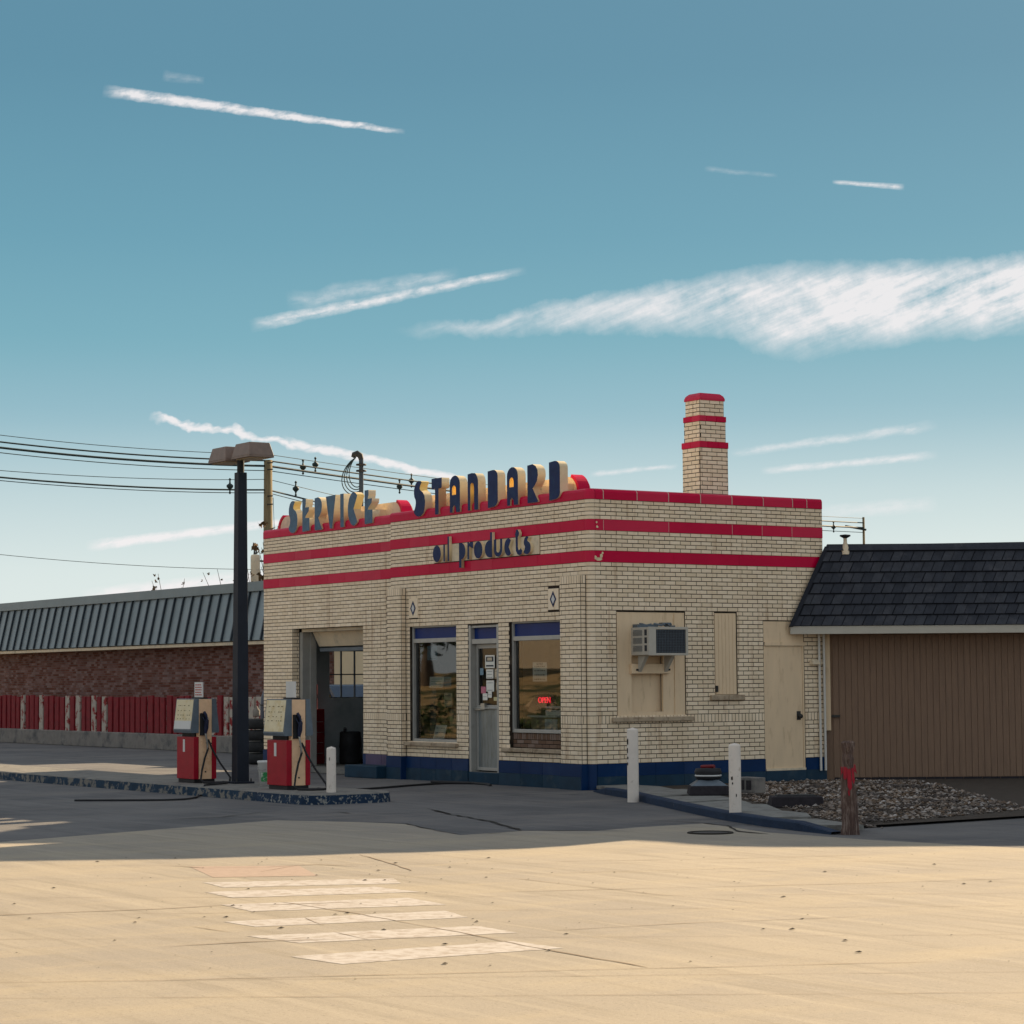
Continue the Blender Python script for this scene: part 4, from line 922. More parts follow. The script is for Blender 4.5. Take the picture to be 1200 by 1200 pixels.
for ch, a, b in [('o', -4.45, -4.19), ('i', -4.11, -4.06), ('p', -3.62, -3.42), ('r', -3.36, -3.18), ('o', -3.16, -2.90), ('d', -2.83, -2.61), ('u', -2.56, -2.31), ('c', -2.25, -2.02), ('t', -1.95, -1.73), ('s', -1.69, -1.49)]:
    letter(ch, a, b, 3.65, 3.93, -.075, .052, ['sign_blue', 'sign_cream', 'sign_cream'])
letter('i', -3.98, -3.93, 3.65, 4.06, -.075, .052, ['sign_blue', 'sign_cream', 'sign_cream'])
# mast with service loop on the bay roof
mx_, my_ = -10.2, 1.82
sm = thing('service_mast', 'thin roof mast with weatherhead and hanging cable loops behind the letters of SERVICE', 'mast', (mx_, my_, 4.28))
MB().tube([(mx_, my_, 4.28), (mx_, my_, 5.98)], .045, 10).build('pipe', 'roof_rib', sm)
MB().tube([(mx_, my_, 5.96), (mx_-.01, my_-.015, 6.03), (mx_-.05, my_-.06, 6.07), (mx_-.09, my_-.11, 6.05), (mx_-.11, my_-.13, 6.0)], [.05, .06, .065, .055, .03], 10).build('weatherhead', 'iron', sm)
for z_ in (5.72, 5.84): MB().lathe((mx_, my_, z_), [(0, 0), (.10, 0), (.10, .03), (0, .03)], 12).build('insulator', 'iron', sm)
for q in range(4):
    W_ = .16+.045*q; zb = 5.42-.05*q; top = Vector((mx_, my_, 6.0))-RH*.10; P = []
    for k in range(19):
        t = k/18; P.append(top-RH*(W_*math.sin(math.pi*t**.8)*(1.25-.5*t))+RH*(.10*t)+Vector((0, 0, (zb-6.0)*math.sin(t*math.pi*.62)/math.sin(math.pi*.5))))
    MB().tube(P, .011, 6).build('cable_loop', 'wire', sm)

# ------------------------------------------------------------------ pump island
ix0, ix1, iy0, iy1 = -16.0, .95, -5.35, -3.9
def isl(e):
    return [(ix0, iy0+e), (ix1-.35, iy0+e)]+[(ix1-.35+(.35-e)*math.sin(t), iy0+.35-(.35-e)*math.cos(t)) for t in [k*math.pi/12 for k in range(1, 7)]]+[(ix1-e, iy1-.4)]+[(ix1-.4+(.4-e)*math.cos(t), iy1-.4+(.4-e)*math.sin(t)) for t in [k*math.pi/12 for k in range(1, 7)]]+[(ix0, iy1-e)]
kb = MB(); P0, P1, P2 = isl(0), isl(.012), isl(.16); n = len(P0)
def zz(p, z): return [(x, y, z) for x, y in p]
kb.add(zz(P0, 0)+zz(P1, .125)+zz(isl(.03), .142)+zz(P2, .144), [(k*n+i, k*n+(i+1) % n, (k+1)*n+(i+1) % n, (k+1)*n+i) for k in range(3) for i in range(n)], 0)
for k, f in enumerate(kb.f):
    cx = sum(kb.v[i][0] for i in f)/4
    if cx > -1.1 and k < n: kb.m[k] = 1
kb.m = [m_ for m_ in kb.m]
# split the front face so that the end of the curb has its own, more worn, paint
isd = thing('pump_island', 'raised concrete island with peeling blue kerb carrying the two fuel pumps', 'kerb island', (-2, -4.6, 0))
kb2 = MB()
for k in range(3):
    for i in range(n):
        a, b, c_, d = [Vector(kb.v[q]) for q in kb.f[k*n+i]]
        L = (b-a).length; ns = max(1, int(L/.25))
        for s_ in range(ns):
            t0, t1 = s_/ns, (s_+1)/ns
            p, q, r_, u_ = a.lerp(b, t0), a.lerp(b, t1), d.lerp(c_, t1), d.lerp(c_, t0)
            mi = (1 if (p.x+q.x)/2 > -.75 else 0) if k < 1 else 2
            kb2.quad(p, q, r_, u_, mi)
kb2.build('kerb', ['curb_peeling', 'curb_end', 'island_top'], isd)
MB().add(zz(P2, .144), [tuple(range(n))]).build('top_slab', 'island_top', isd)

def pump(x, lab, signtxt, mirror=False):
    """x = right edge of cabinet; body .58 wide along X, .40 deep along Y"""
    z = .144; y0, y1 = -4.95, -4.57; W_ = .60
    p = thing('fuel_pump', lab, 'fuel pump', (x-W_/2, -4.76, z), 'old fuel pumps on the island')
    MB().box(x-W_+.02, x-.02, y0+.02, y1-.02, z, z+.06).build('plinth', 'black_rubber', p)
    MB().box(x-W_, x, y0, y0+.085, z+.06, z+.70).build('lower_panel', 'pump_red', p, bevel=.006)
    MB().box(x-W_, x, y1-.075, y1, z+.06, z+.70).build('lower_panel', 'pump_red', p, bevel=.006)
    MB().box(x-W_+.01, x-.012, y0+.085, y1-.075, z+.06, z+.72).build('core_panel', 'pump_cream', p)
    MB().box(x-W_+.06, x-.10, y0+.06, y1-.06, z+.70, z+.78).build('neck', 'black_rubber', p)
    MB().box(x-.14, x-.008, y0+.085, y1-.075, z+.72, z+1.27).build('nozzle_column', 'pump_cream', p, bevel=.004)
    for s_, (ya, yb) in enumerate(((y0-.01, y0+.083), (y1-.073, y1+.01))):
        o_ = .02 if s_ == 0 else 0
        hd = MB(); sl = .035
        yo = ya if s_ == 0 else yb; yi = yb if s_ == 0 else ya
        pr = [(yi, z+.76), (yi, z+1.28), (yo+(.02 if s_ == 0 else -.02), z+1.28), (yo-(sl if s_ == 0 else -sl), z+.80), (yo-(sl-.01 if s_ == 0 else -sl+.01), z+.76)]
        vs = [(x-W_-.03, a, b) for a, b in pr]+[(x, a, b) for a, b in pr]; k5 = 5
        hd.add(vs, [tuple(range(k5)), tuple(range(2*k5-1, k5-1, -1))]+[(i, (i+1) % k5, k5+(i+1) % k5, k5+i) for i in range(k5)])
        hd = hd.build('head', 'pump_grey', p)
        if s_ == 0:
            (ya_, za), (yb_, zb) = pr[3], pr[2]
            def F(u, v, e=.003): return (x-W_-.03+.02+u*(W_-.012), yb_+(ya_-yb_)*(1-v)-e, za+(zb-za)*v)
            f_ = MB().quad(F(0, .04), F(1, .04), F(1, .97), F(0, .97)).build('price_panel', 'pump_face', hd)
            f2 = MB()
            for v in (.78, .62, .48, .36):
                u = .14
                rr = random.Random(int(v*50+x*10))
                while u < .85:
                    e = u+rr.uniform(.03, .10); f2.quad(F(u, v-.012, .005), F(e, v-.012, .005), F(e, v+.012, .005), F(u, v+.012, .005)); u = e+rr.uniform(.02, .2)
            f2.build('price_print', 'pole_wood', hd)
            if mirror: MB().quad(F(0, .04, .006), F(1, .04, .006), F(1, .30, .006), F(0, .30, .006)).build('white_strip', 'plastic_white', hd)
    MB().box(x-W_+.22, x-W_+.29, y0-.003, y0-.001, z+.47, z+.66).build('decal', 'plastic_white', p)
    # holster and nozzle on the +X side
    MB().box(x-.006, x+.03, y0+.10, y0+.20, z+.72, z+1.06).build('holster', 'black_rubber', p, bevel=.006)
    nz_ = MB(); yy = y0+.17
    nz_.tube([(x+.04, yy-.02, z+1.08), (x+.07, yy, z+1.03), (x+.06, yy+.02, z+.95)], .022, 8); nz_.tube([(x+.06, yy+.02, z+.96), (x+.055, yy+.01, z+.84), (x+.05, yy, z+.75)], [.03, .036, .02], 8); nz_.tube([(x+.04, yy-.04, z+1.0), (x+.10, yy-.02, z+.92), (x+.07, yy, z+.80)], .008, 6)
    nz_.build('nozzle', 'dark_plastic', p)
    MB().tube([(x+.03, yy+.03, z+1.00), (x+.07, yy+.03, z+.98), (x+.06, yy+.03, z+.92)], .014, 6).build('nozzle_spout', 'steel', p)
    MB().tube([(x+.05, yy, z+.76), (x+.06, yy+.03, z+.60), (x+.05, yy+.03, z+.5)], .016, 8).build('swivel', 'steel', p)
    hs = MB(); hs.tube([(x+.05, yy+.02, z+.62), (x+.06, yy+.04, z+.52), (x+.07, yy-.02, z+.38), (x+.10, yy-.08, z+.20), (x+.14, yy-.12, z+.06), (x+.2, yy-.1, z+.02), (x+.32, yy+.05, z+.02), (x+.40, yy+.25, z+.02), (x+.30, yy+.30, z+.08), (x+.15, yy+.2, z+.30), (x+.07, yy+.11, z+.5), (x+.04, yy+.07, z+.62), (x+.02, yy+.06, z+.66)], .015, 8)
    hs.build('hose', 'black_rubber', p)
    MB().tube([(x+.25, yy-.12, z+.017), (x+.42, yy, z+.017), (x+.42, yy+.2, z+.017), (x+.2, yy+.22, z+.02)], .015, 8).build('hose', 'black_rubber', p)
    mb_ = MB()
    for (u, v) in ((.20, .17), (.30, .60)): mb_.box(x-.010, x-.004, y0+u-.01, y0+u+.01, z+v-.01, z+v+.01)
    mb_.build('screw', 'black_rubber', p)
    # sign on a small stand on top
    sx = x-.26
    MB().box(sx-.13, sx+.13, -4.80, -4.66, z+1.28, z+1.30).build('top_sign_base', 'black_rubber', p)
    MB().box(sx-.14, sx+.14, -4.75, -4.735, z+1.30, z+1.53).build('top_sign', 'plastic_white', p)
    if mirror:
        f3 = MB(); rr = random.Random(5)
        for k in range(5):
            u = -.11
            while u < .10: e = min(u+rr.uniform(.02, .06), .115); f3.box(sx+u, sx+e, -4.753, -4.7505, z+1.33+k*.038, z+1.345+k*.038); u = e+.012
        f3.build('sign_print', 'ink_red', p)
    return p
pump(-3.45, 'red and cream fuel pump left of the lamp post, with yellowed price panel', 'a', True)
pump(-.44, 'red and cream fuel pump right of the lamp post, with blank white sign on top', 'b')
# lamp post
lx, ly = -2.94, -4.42
lp = thing('lamp_post', 'dark square lamp post with two bronze shoebox heads standing on the pump island', 'lamp post', (lx, ly, .144))
MB().frustum((lx, ly), .20, .20, .145, .145, .16, 4.86).build('pole', 'lamp_dark', lp, bevel=.008)
MB().box(lx-.16, lx+.16, ly-.16, ly+.16, .144, .175).build('base_plate', 'lamp_dark', lp, bevel=.005)
for a in (-1, 1):
    for b in (-1, 1): MB().tube([(lx+a*.12, ly+b*.12, .17), (lx+a*.12, ly+b*.12, .22)], .012, 6).build('anchor_bolt', 'iron', lp)
MB().tube([(lx, ly, 4.86), (lx, ly, 5.12)], .055, 12).build('tenon', 'black_rubber', lp)
MB().box(lx-.10, lx+.10, ly-.06, ly+.06, 5.10, 5.22).build('arm', 'lamp_bronze', lp)
for s in (1, -1):
    c_ = (lx+s*.40, ly)
    h_ = MB(); h_.frustum(c_, .60, .42, .60, .42, 5.04, 5.07); h_.frustum(c_, .60, .42, .46, .34, 5.07, 5.27); h_ = h_.build('lamp_head', 'lamp_bronze', lp, bevel=.006)
    MB().box(c_[0]-.24, c_[0]+.24, c_[1]-.16, c_[1]+.16, 5.03, 5.039).build('lens', 'lamp_glass', h_)
# bucket
bk = thing('plastic_bucket', 'white plastic bucket with green label between lamp post and right pump', 'bucket', (-2.02, -4.43, .144))
bx, by = -2.02, -4.43
MB().lathe((bx, by, .144), [(0, 0), (.125, 0), (.15, .33), (.158, .335), (.158, .36), (.15, .365), (.145, .36), (.12, .02), (0, .02)], 28).build('body', 'plastic_white', bk)
lb = MB(); vs = []
for j in range(9):
    a = R(-75+j*8)
    for z_, r_ in ((.06, .132), (.20, .143)): vs.append((bx+r_*math.cos(a), by+r_*math.sin(a), .144+z_))
lb.add(vs, [(2*j, 2*j+2, 2*j+3, 2*j+1) for j in range(8)]); lb.build('label', 'label_green', bk)
MB().tube([(bx+.157*math.cos(R(a)), by+.157*math.sin(R(a)), .144+.33-.10*math.sin(R((a+160)*180/180))) for a in range(-160, 21, 20)], .004, 6).build('handle', 'steel', bk)
o = thing('blue_drum', 'small blue plastic drum half hidden behind the right fuel pump', 'drum', (-2.2, -4.05, .144))
MB().lathe((-2.16, -4.12, .144), [(0, 0), (.10, 0), (.11, .02), (.105, .3), (.11, .32), (.105, .58), (.07, .61), (0, .61)], 18).build('body', 'blue_panel', o); MB().lathe((-2.16, -4.12, .754), [(.03, 0), (.03, .03), (0, .03)], 10).build('cap', 'cabinet_red', o)
# bollards
def bollard(x, y, z, r, h, lab, cap=.01, marks=()):
    b = thing('bollard', lab, 'bollard', (x, y, z), 'white painted bollards')
    MB().lathe((x, y, z), [(r*1.02, 0), (r, .05), (r*.99, h-.03), (r*.9, h-.008), (r*.5, h), (0, h+cap)], 28).build('post', 'white_post', b)
    for k, (a, zz_, w_, hh) in enumerate(marks):
        vs = []
        for j in range(6):
            t = a+(j-2.5)*w_/5; e = random.uniform(.5, 1)
            vs += [(x+(r+.0025)*math.cos(t), y+(r+.0025)*math.sin(t), z+zz_-hh*e/2), (x+(r+.0025)*math.cos(t), y+(r+.0025)*math.sin(t), z+zz_+hh*e/2)]
        MB().add(vs, [(2*j, 2*j+2, 2*j+3, 2*j+1) for j in range(5)]).build('scuff', 'crack', b)
    return b
FA = math.atan2(-FH.y, -FH.x)     # facing the street corner
bollard(.55, -4.78, .144, .066, .62, 'short white bollard standing on the right end of the pump island', marks=[(FA-.3, .46, .15, .06)])
bollard(3.16, -1.54, 0, .078, 1.0, 'white bollard nearest the station corner, with black scuffs down its left edge', marks=[(FA-1.15, .82, .5, .10), (FA-1.2, .70, .4, .09), (FA-1.1, .60, .4, .05), (FA-1.15, .52, .3, .05)])
bollard(7.38, -3.15, 0, .072, .90, 'white bollard standing on the blue kerb in front of the cream side door', marks=[(FA+.1, .30, .15, .045), (FA-.6, .50, .3, .05), (FA-.5, .44, .2, .03)])
# hoses on the ground
def hose(pts, r, lab):
    P = []
    for i in range(len(pts)-1):
        p0, p1, p2, p3 = [Vector((*pts[max(0, min(len(pts)-1, k))], 0)) for k in (i-1, i, i+1, i+2)]
        for s_ in range(8):
            t = s_/8; v = .5*((2*p1)+(-p0+p2)*t+(2*p0-5*p1+4*p2-p3)*t*t+(-p0+3*p1-3*p2+p3)*t**3); P.append((v.x, v.y, pts3(v)))
    P.append((*pts[-1], pts3(Vector((*pts[-1], 0)))))
    return tag(MB().tube(P, r, 8).build('hose', 'black_rubber'), lab, 'hose')
def pts3(v): return (.144 if (v.x < ix1-.05 and iy0+.03 < v.y < iy1) else 0)+.018
hose([(-1.9, -3.80), (-2.25, -3.1), (-2.57, -2.28), (-3.1, -1.25), (-3.3, -.55), (-2.95, -.14)], .016, 'long black hose lying on the tarmac from the pump island to the office door')
hose([(-4.0, -.40), (-3.2, -.22), (-2.6, -.25), (-2.2, -.4)], .022, 'short black hose lying in front of the office door step')
hose([(-2.2, -7.4), (-1.44, -6.3), (-1.75, -5.75), (-2.3, -5.4), (-2.7, -4.85), (-2.9, -4.65)], .014, 'black cable running over the kerb from the lamp post to the lower left')

# ------------------------------------------------------------------ kerb, slabs and gravel by the right wall
ctop = [(.35, -.22), (1.2, -.62), (2.22, -.98), (3.6, -1.62), (4.95, -2.22), (6.2, -2.77), (7.25, -3.2), (8.4, -3.58), (9.2, -3.78), (9.95, -3.92)]
kb = MB()
def off(p, i, d):
    a = Vector(ctop[max(i-1, 0)]); b = Vector(ctop[min(i+1, len(ctop)-1)]); t = (b-a).normalized(); return (p[0]+t.y*-d*-1*-1, p[1]+t.x*d)
segs = []
for i in range(len(ctop)-1):
    pass
prof = [(0, 0), (.004, .085), (.02, .10), (.13, .102), (.14, .03)]
vs = []
for i, p in enumerate(ctop):
    a = Vector(ctop[max(i-1, 0)]); b = Vector(ctop[min(i+1, len(ctop)-1)]); t = (b-a).normalized(); nrm = Vector((-t.y, t.x))
    for d, z in prof: vs.append((p[0]+nrm.x*d, p[1]+nrm.y*d, z*(1 if 0 < i else .15)*(1 if i < len(ctop)-1 else .3)))
k5 = len(prof)
kb.add(vs, [(i*k5+j, (i+1)*k5+j, (i+1)*k5+j+1, i*k5+j+1) for i in range(len(ctop)-1) for j in range(k5-1)])
tag(kb.build('kerb', 'curb_blue'), 'low blue painted kerb curving from the station corner to the wooden post', 'kerb')
ins = []
for i, p in enumerate(ctop):
    a = Vector(ctop[max(i-1, 0)]); b = Vector(ctop[min(i+1, len(ctop)-1)]); t = (b-a).normalized(); nrm = Vector((-t.y, t.x)); ins.append((p[0]+nrm.x*.13, p[1]+nrm.y*.13))
e1 = cw(3.6, 25.8); e2 = cw(9.0, 30); e3 = cw(9.0, 37.9)
bed = [(.03, .02)]+ins+[e1, e2, e3, (.03, 4.62)]
MB().add([(x, y, .03) for x, y in bed], [tuple(range(len(bed)))]).build('planting_bed', 'soil')['kind'] = 'structure'
# paving slabs between kerb and gravel
sl = [[(.12, .0), (.45, -.08), (1.9, -.66), (2.0, .1), (.9, .6), (.10, .6)], [(2.0, -.72), (3.5, -1.38), (3.4, -.35), (2.9, .15), (2.1, .10)], [(3.6, -1.44), (4.85, -2.0), (4.65, -.95), (3.5, -.40)],
      [(4.95, -2.06), (6.1, -2.56), (5.6, -1.45), (4.8, -1.0)], [(6.25, -2.62), (7.1, -2.98), (7.2, -2.30), (6.0, -1.55), (5.8, -1.75)], [(7.2, -3.02), (8.3, -3.4), (8.5, -2.95), (7.9, -2.5), (7.3, -2.40)], [(8.4, -3.43), (9.6, -3.72), (9.9, -3.4), (8.65, -3.0)]]
ps = thing('stone_paving', 'irregular grey paving slabs inside the blue kerb', 'paving', (4, -1.5, .03))
for q in sl:
    MB().prism(q, .03, .085+random.uniform(-.01, .008)).build('slab', 'slab', ps, bevel=.012)
# gravel heap: joined stones
gv = MB(); random.seed(11)
def inpoly(x, y, P):
    c_ = False; j = len(P)-1
    for i in range(len(P)):
        if (P[i][1] > y) != (P[j][1] > y) and x < (P[j][0]-P[i][0])*(y-P[i][1])/(P[j][1]-P[i][1])+P[i][0]: c_ = not c_
        j = i
    return c_
cnt = 0
gp = [(2.2, .6), (3.1, .2), (4.9, -.8), (6.2, -1.4), (7.6, -2.2), (8.6, -2.8), (10.2, -3.3), e1, cw(6.4, 29), cw(6.4, 37.3), (.25, 4.3), (.25, 2.0), (1.2, 1.0)]
while cnt < 11000:
    x, y = random.uniform(.1, 12), random.uniform(-4, 8)
    if not inpoly(x, y, gp): continue
    cnt += 1
    r = random.choice((.009, .011, .013, .016, .02, .034))*random.uniform(.8, 1.2); z = .034+.025*max(0, math.sin(x*1.1+1)*math.cos(y*.9))+r*.3
    a0 = random.random()*6; vs = []
    for k in range(5): vs.append((x+r*math.cos(a0+k*1.257)*random.uniform(.7, 1.2), y+r*math.sin(a0+k*1.257)*random.uniform(.7, 1.2), z+random.uniform(-.2, .2)*r))
    vs += [(x+random.uniform(-.3, .3)*r, y+random.uniform(-.3, .3)*r, z+r*random.uniform(.4, .8)), (x, y, z-r*.6)]
    gv.add(vs, [(k, (k+1) % 5, 5) for k in range(5)]+[((k+1) % 5, k, 6) for k in range(5)])
stuff(gv.build('gravel', 'gravel_stone'))
# low dark blocks
o = thing('drain_block', 'low dark square block lying in the gravel in front of the side door', 'block', (6.1, -1.2, .03))
MB().frustum((5.95, -1.02), .68, .42, .64, .38, .03, .17, R(57)).build('body', 'block_dark', o, bevel=.015); MB().frustum((5.95, -1.02), .52, .28, .50, .26, .17, .185, R(57)).build('lid', 'tyre_rubber', o)
o = thing('vent_base', 'black square base with stacked round pan and white rim beside the blue wall', 'base', (3.6, -.6, .08))
cxy = (3.55, -.55)
MB().frustum(cxy, .56, .50, .52, .46, .08, .21, R(57)).build('base_block', 'block_dark', o, bevel=.02)
MB().frustum(cxy, .50, .44, .26, .26, .21, .29, R(57)).build('sloped_cover', 'pump_grey', o, bevel=.01)
MB().lathe((*cxy, .29), [(0, 0), (.16, 0), (.18, .04), (.17, .06), (.19, .10), (.17, .15), (0, .16)], 22).build('pan', 'black_rubber', o)
MB().torus((*cxy, .345), .172, .014, 24, 6).build('rim', 'plastic_white', o)
MB().tube([(cxy[0]-.12, cxy[1]-.02, .46), (cxy[0]+.1, cxy[1]+.03, .47)], .025, 8).build('red_bar', 'cabinet_red', o)
o = thing('concrete_block', 'grey concrete block leaning against the blue base behind the second bollard', 'block', (3.7, .1, .08))
MB().box(3.35, 3.75, .10, .30, .085, .30).build('body', 'concrete_block', o, bevel=.012); MB().box(3.42, 3.53, .097, .099, .13, .26).build('core_hole', 'block_dark', o); MB().box(3.57, 3.68, .097, .099, .13, .26).build('core_hole', 'block_dark', o)
# timber post
wp = thing('wooden_post', 'weathered wooden post with carved top and red paint, right of the blue kerb', 'post', (10.05, -3.74, 0))
mb = MB(); prof = [(.095, 0), (.085, .1), (.082, .35), (.075, .6), (.068, .68), (.052, .72), (.06, .8), (.05, .86), (.068, .93), (.072, .97), (.05, .99), (0, .985)]; n = 14; vs = []
random.seed(5)
for k, (r_, z_) in enumerate(prof):
    for j in range(n):
        a = 2*math.pi*j/n; q = r_*(1+.16*math.sin(3*a+z_*4)+random.uniform(-.08, .08)); vs.append((10.05+q*math.cos(a)+.012*math.sin(z_*6), -3.74+q*math.sin(a), z_))
mb.add(vs, [(k*n+j, k*n+(j+1) % n, (k+1)*n+(j+1) % n, (k+1)*n+j) for k in range(len(prof)-1) for j in range(n)]); mb.build('timber', 'wood_post', wp)
for (a_, w_, zt, zb) in [(-1.15, .5, .71, .62), (-.55, .45, .72, .57), (-.05, .5, .70, .47), (.45, .35, .72, .54), (.95, .55, .745, .66), (-.2, .22, .47, .40), (1.2, .4, .70, .64)]:
    vs = []
    for j in range(6):
        t = FA+a_+(j-2.5)*w_/5; e0, e1 = random.uniform(-.012, .012), random.uniform(-.02, .015)
        for z_ in (zb+e0+abs(j-2.5)*.012, zt+e1): r_ = .0935 if z_ < .64 else .083; vs.append((10.05+r_*math.cos(t)+.012*math.sin(z_*6), -3.74+r_*math.sin(t), z_))
    MB().add(vs, [(2*j, 2*j+2, 2*j+3, 2*j+1) for j in range(5)]).build('red_paint', 'red_paint', wp)

# ------------------------------------------------------------------ right neighbour with shingled mansard
RB = thing('shingled_building', 'low brown building with steep dark shingle roof attached to the station on the right', 'building', (0.5, 5, 0))
def C3(x, z, h): p = cw(x, z); return (p[0], p[1], h)
zw = 38.12
xe0, xe1 = 4.99, 9.4
mb = MB(); mb.prism([cw(5.0, zw), cw(xe1, zw), cw(xe1, zw+6), cw(5.0+2, zw+6)], 0, 2.55); mb.build('wall', 'brown_siding', RB)
# grooved siding boards
xb = 5.20
while xb < xe1-.2:
    mb = MB(); mb.prism([cw(xb, zw-.012), cw(xb+.095, zw-.012), cw(xb+.095, zw+.02), cw(xb, zw+.02)], .06, 2.36); mb.build('siding_board', 'brown_siding', RB); xb += .102
mb = MB(); mb.prism([cw(5.06, zw-.05), cw(5.155, zw-.05), cw(5.155, zw+.02), cw(5.06, zw+.02)], .82, 2.38); mb.build('corner_trim', 'cream_paint', RB)
mb = MB(); mb.prism([cw(5.17, zw-.06), cw(5.30, zw-.06), cw(5.30, zw-.02), cw(5.17, zw-.02)], 1.03, 1.07); mb.build('latch', 'iron', RB)
mb = MB()
for k in range(14): mb.prism([cw(5.2+k*.3, zw-.016), cw(5.2+k*.3+.29, zw-.016), cw(5.2+k*.3+.29, zw-.0125), cw(5.2+k*.3, zw-.0125)], .0, .055)
mb.build('bottom_rail', 'block_dark', RB)
# fascia and soffit
ze = 37.60; xl = 4.46
mb = MB(); mb.prism([cw(xl, ze-.03), cw(xe1, ze-.03), cw(xe1, ze), cw(xl, ze)], 2.375, 2.50); mb.build('fascia', 'fascia', RB)
mb = MB(); mb.prism([cw(xl+.01, ze), cw(xe1, ze), cw(xe1, zw+.1), cw(xl+.01, zw+.1)], 2.385, 2.41); mb.build('soffit', 'fascia', RB)
Uv_ = Vector((.60, .395, 1.20)); O_ = Vector((xl, ze-.02, 2.50))     # along: x ; up-slope vector (x, depth, z)
def RP(a, b, e=0):
    p = O_+Uv_*b+Vector((a, 0, 0)); p.y -= e; p.z += e*.33; return C3(p.x, p.y, p.z)
mb = MB(); mb.add([RP(0, 0), RP(xe1-xl, 0), RP(xe1-xl, 1.12), RP(0, 1.12), C3(xe1+.67, ze+4, 3.80), C3(xl+3.2, ze+4, 3.80), C3(xl+3, ze+4, 2.5), C3(xe1, ze+4, 2.5)], [(0, 1, 2, 3), (3, 2, 4, 5), (0, 3, 5, 6), (1, 7, 4, 2)]); mb.build('roof_deck', 'shingle_dark', RB)
rows = 7; cols = int((xe1-xl)/.165)
tiles = []
for r_ in range(rows):
    b0 = r_/rows*1.02; b1 = b0+1.02/rows*.92
    for k in range(cols):
        a0 = k*.165+(.08 if r_ % 2 else 0)+random.uniform(-.004, .004); a1 = min(a0+.152, xe1-xl)
        mb = MB(); e0, e1_ = .035+random.uniform(-.004, .004), .012
        v8 = [RP(a0, b0, e0), RP(a1, b0, e0), RP(a1, b1, e1_), RP(a0, b1, e1_), RP(a0, b0, .001), RP(a1, b0, .001), RP(a1, b1, .001), RP(a0, b1, .001)]
        mb.add(v8, [(0, 1, 2, 3), (4, 5, 1, 0), (5, 6, 2, 1), (7, 4, 0, 3)]); mb.build('shingle', 'shingle', RB)
mb = MB(); mb.add([RP(-.02, -.01, .05), RP(.05, -.01, .05), RP(.05, 1.08, .03), RP(-.02, 1.08, .03), RP(-.02, -.01, 0), RP(.05, -.01, 0), RP(.05, 1.08, 0), RP(-.02, 1.08, 0)], [(0, 1, 2, 3), (4, 5, 1, 0), (5, 6, 2, 1), (7, 4, 0, 3)]); mb.build('rake_trim', 'shingle_dark', RB)
mb = MB(); mb.add([RP(.0, 1.02, .04), RP(xe1-xl, 1.02, .04), RP(xe1-xl, 1.14, .02), RP(0, 1.10, .02), RP(xe1-xl, 1.14, -.3), RP(0, 1.10, -.3)], [(0, 1, 2, 3), (3, 2, 4, 5)]); mb.build('ridge_cap', 'shingle', RB)
vp = Vector(RP(.33, 1.06, .0)); o = thing('roof_vent', 'small pale vent pipe with black cap on the dark shingle roof', 'vent', vp)
MB().lathe(vp, [(.075, -.10), (.06, .0), (.03, .10), (.028, .18)], 14).build('flashing', 'cream_trim', o); mb = MB(); mb.lathe(vp+Vector((0, 0, .16)), [(.02, 0), (.09, .04), (.085, .06), (0, .07)], 14); mb.build('cap', 'black_rubber', o)

# ------------------------------------------------------------------ left neighbour: red brick with seam metal roof
LB = thing('brick_building', 'low dark red brick building with blue-grey standing seam roof behind the pumps', 'building', (-27, 6.6, 0))
lx0, lx1 = -46.0, -19.8
MB().box(lx0, lx1, 6.6, 14, -.1, 3.0).build('wall', 'red_mortar', LB)
rb = MB(); z = .0; r_ = 0
while z < 2.62:
    x = -45.6+(.1 if r_ % 2 else 0)
    while x < lx1-.2:
        unit_brick(rb, (x+.1, 6.6, z+.035), .192, .058, 0, pr=.008); x += .203
    z += .068; r_ += 1
stuff(rb.build('brick', 'red_brick', LB))
MB().box(lx0-.3, lx1+.2, 6.15, 6.62, 2.62, 2.70).build('eave_fascia', 'cream_trim', LB)
SY, SZ = .30, 1.38
dk = MB(); dk.add([(lx0, 6.12, 2.72), (lx1+.2, 6.12, 2.72), (lx1+.2, 6.12+SY, 2.72+SZ), (lx0, 6.12+SY, 2.72+SZ), (lx0, 13, 4.0), (lx1+.2, 13, 4.0), (lx1+.2, 13, 2.7)], [(0, 1, 2, 3), (3, 2, 5, 4), (1, 6, 5, 2)]); dk.build('roof_deck', 'roof_rib', LB)
x = -45.8; pw = .55
def RPn(a, t, e): return (a, 6.12+SY*t-e*.97, 2.72+SZ*t+e*.2)
while x < lx1-.3:
    a, b = x, x+pw-.08
    MB().add([RPn(a, 0, .02), RPn(b, 0, .02), RPn(b, .985, .02), RPn(a, .985, .02), RPn(a, 0, 0), RPn(b, 0, 0), RPn(b, .985, 0), RPn(a, .985, 0)], [(0, 1, 2, 3), (4, 5, 1, 0), (5, 6, 2, 1), (7, 4, 0, 3)]).build('roof_panel', 'seam_roof', LB)
    c_ = x+pw-.04
    MB().add([RPn(c_-.02, 0, .07), RPn(c_+.02, 0, .07), RPn(c_+.02, .985, .07), RPn(c_-.02, .985, .07), RPn(c_-.02, 0, 0), RPn(c_+.02, 0, 0), RPn(c_+.02, .985, 0), RPn(c_-.02, .985, 0)], [(0, 1, 2, 3), (4, 5, 1, 0), (5, 6, 2, 1), (7, 4, 0, 3)]).build('roof_seam', 'roof_rib', LB)
    x += pw
MB().box(-46, lx1+.2, 6.30, 6.6, 3.96, 4.20).build('ridge_flashing', 'seam_roof', LB)
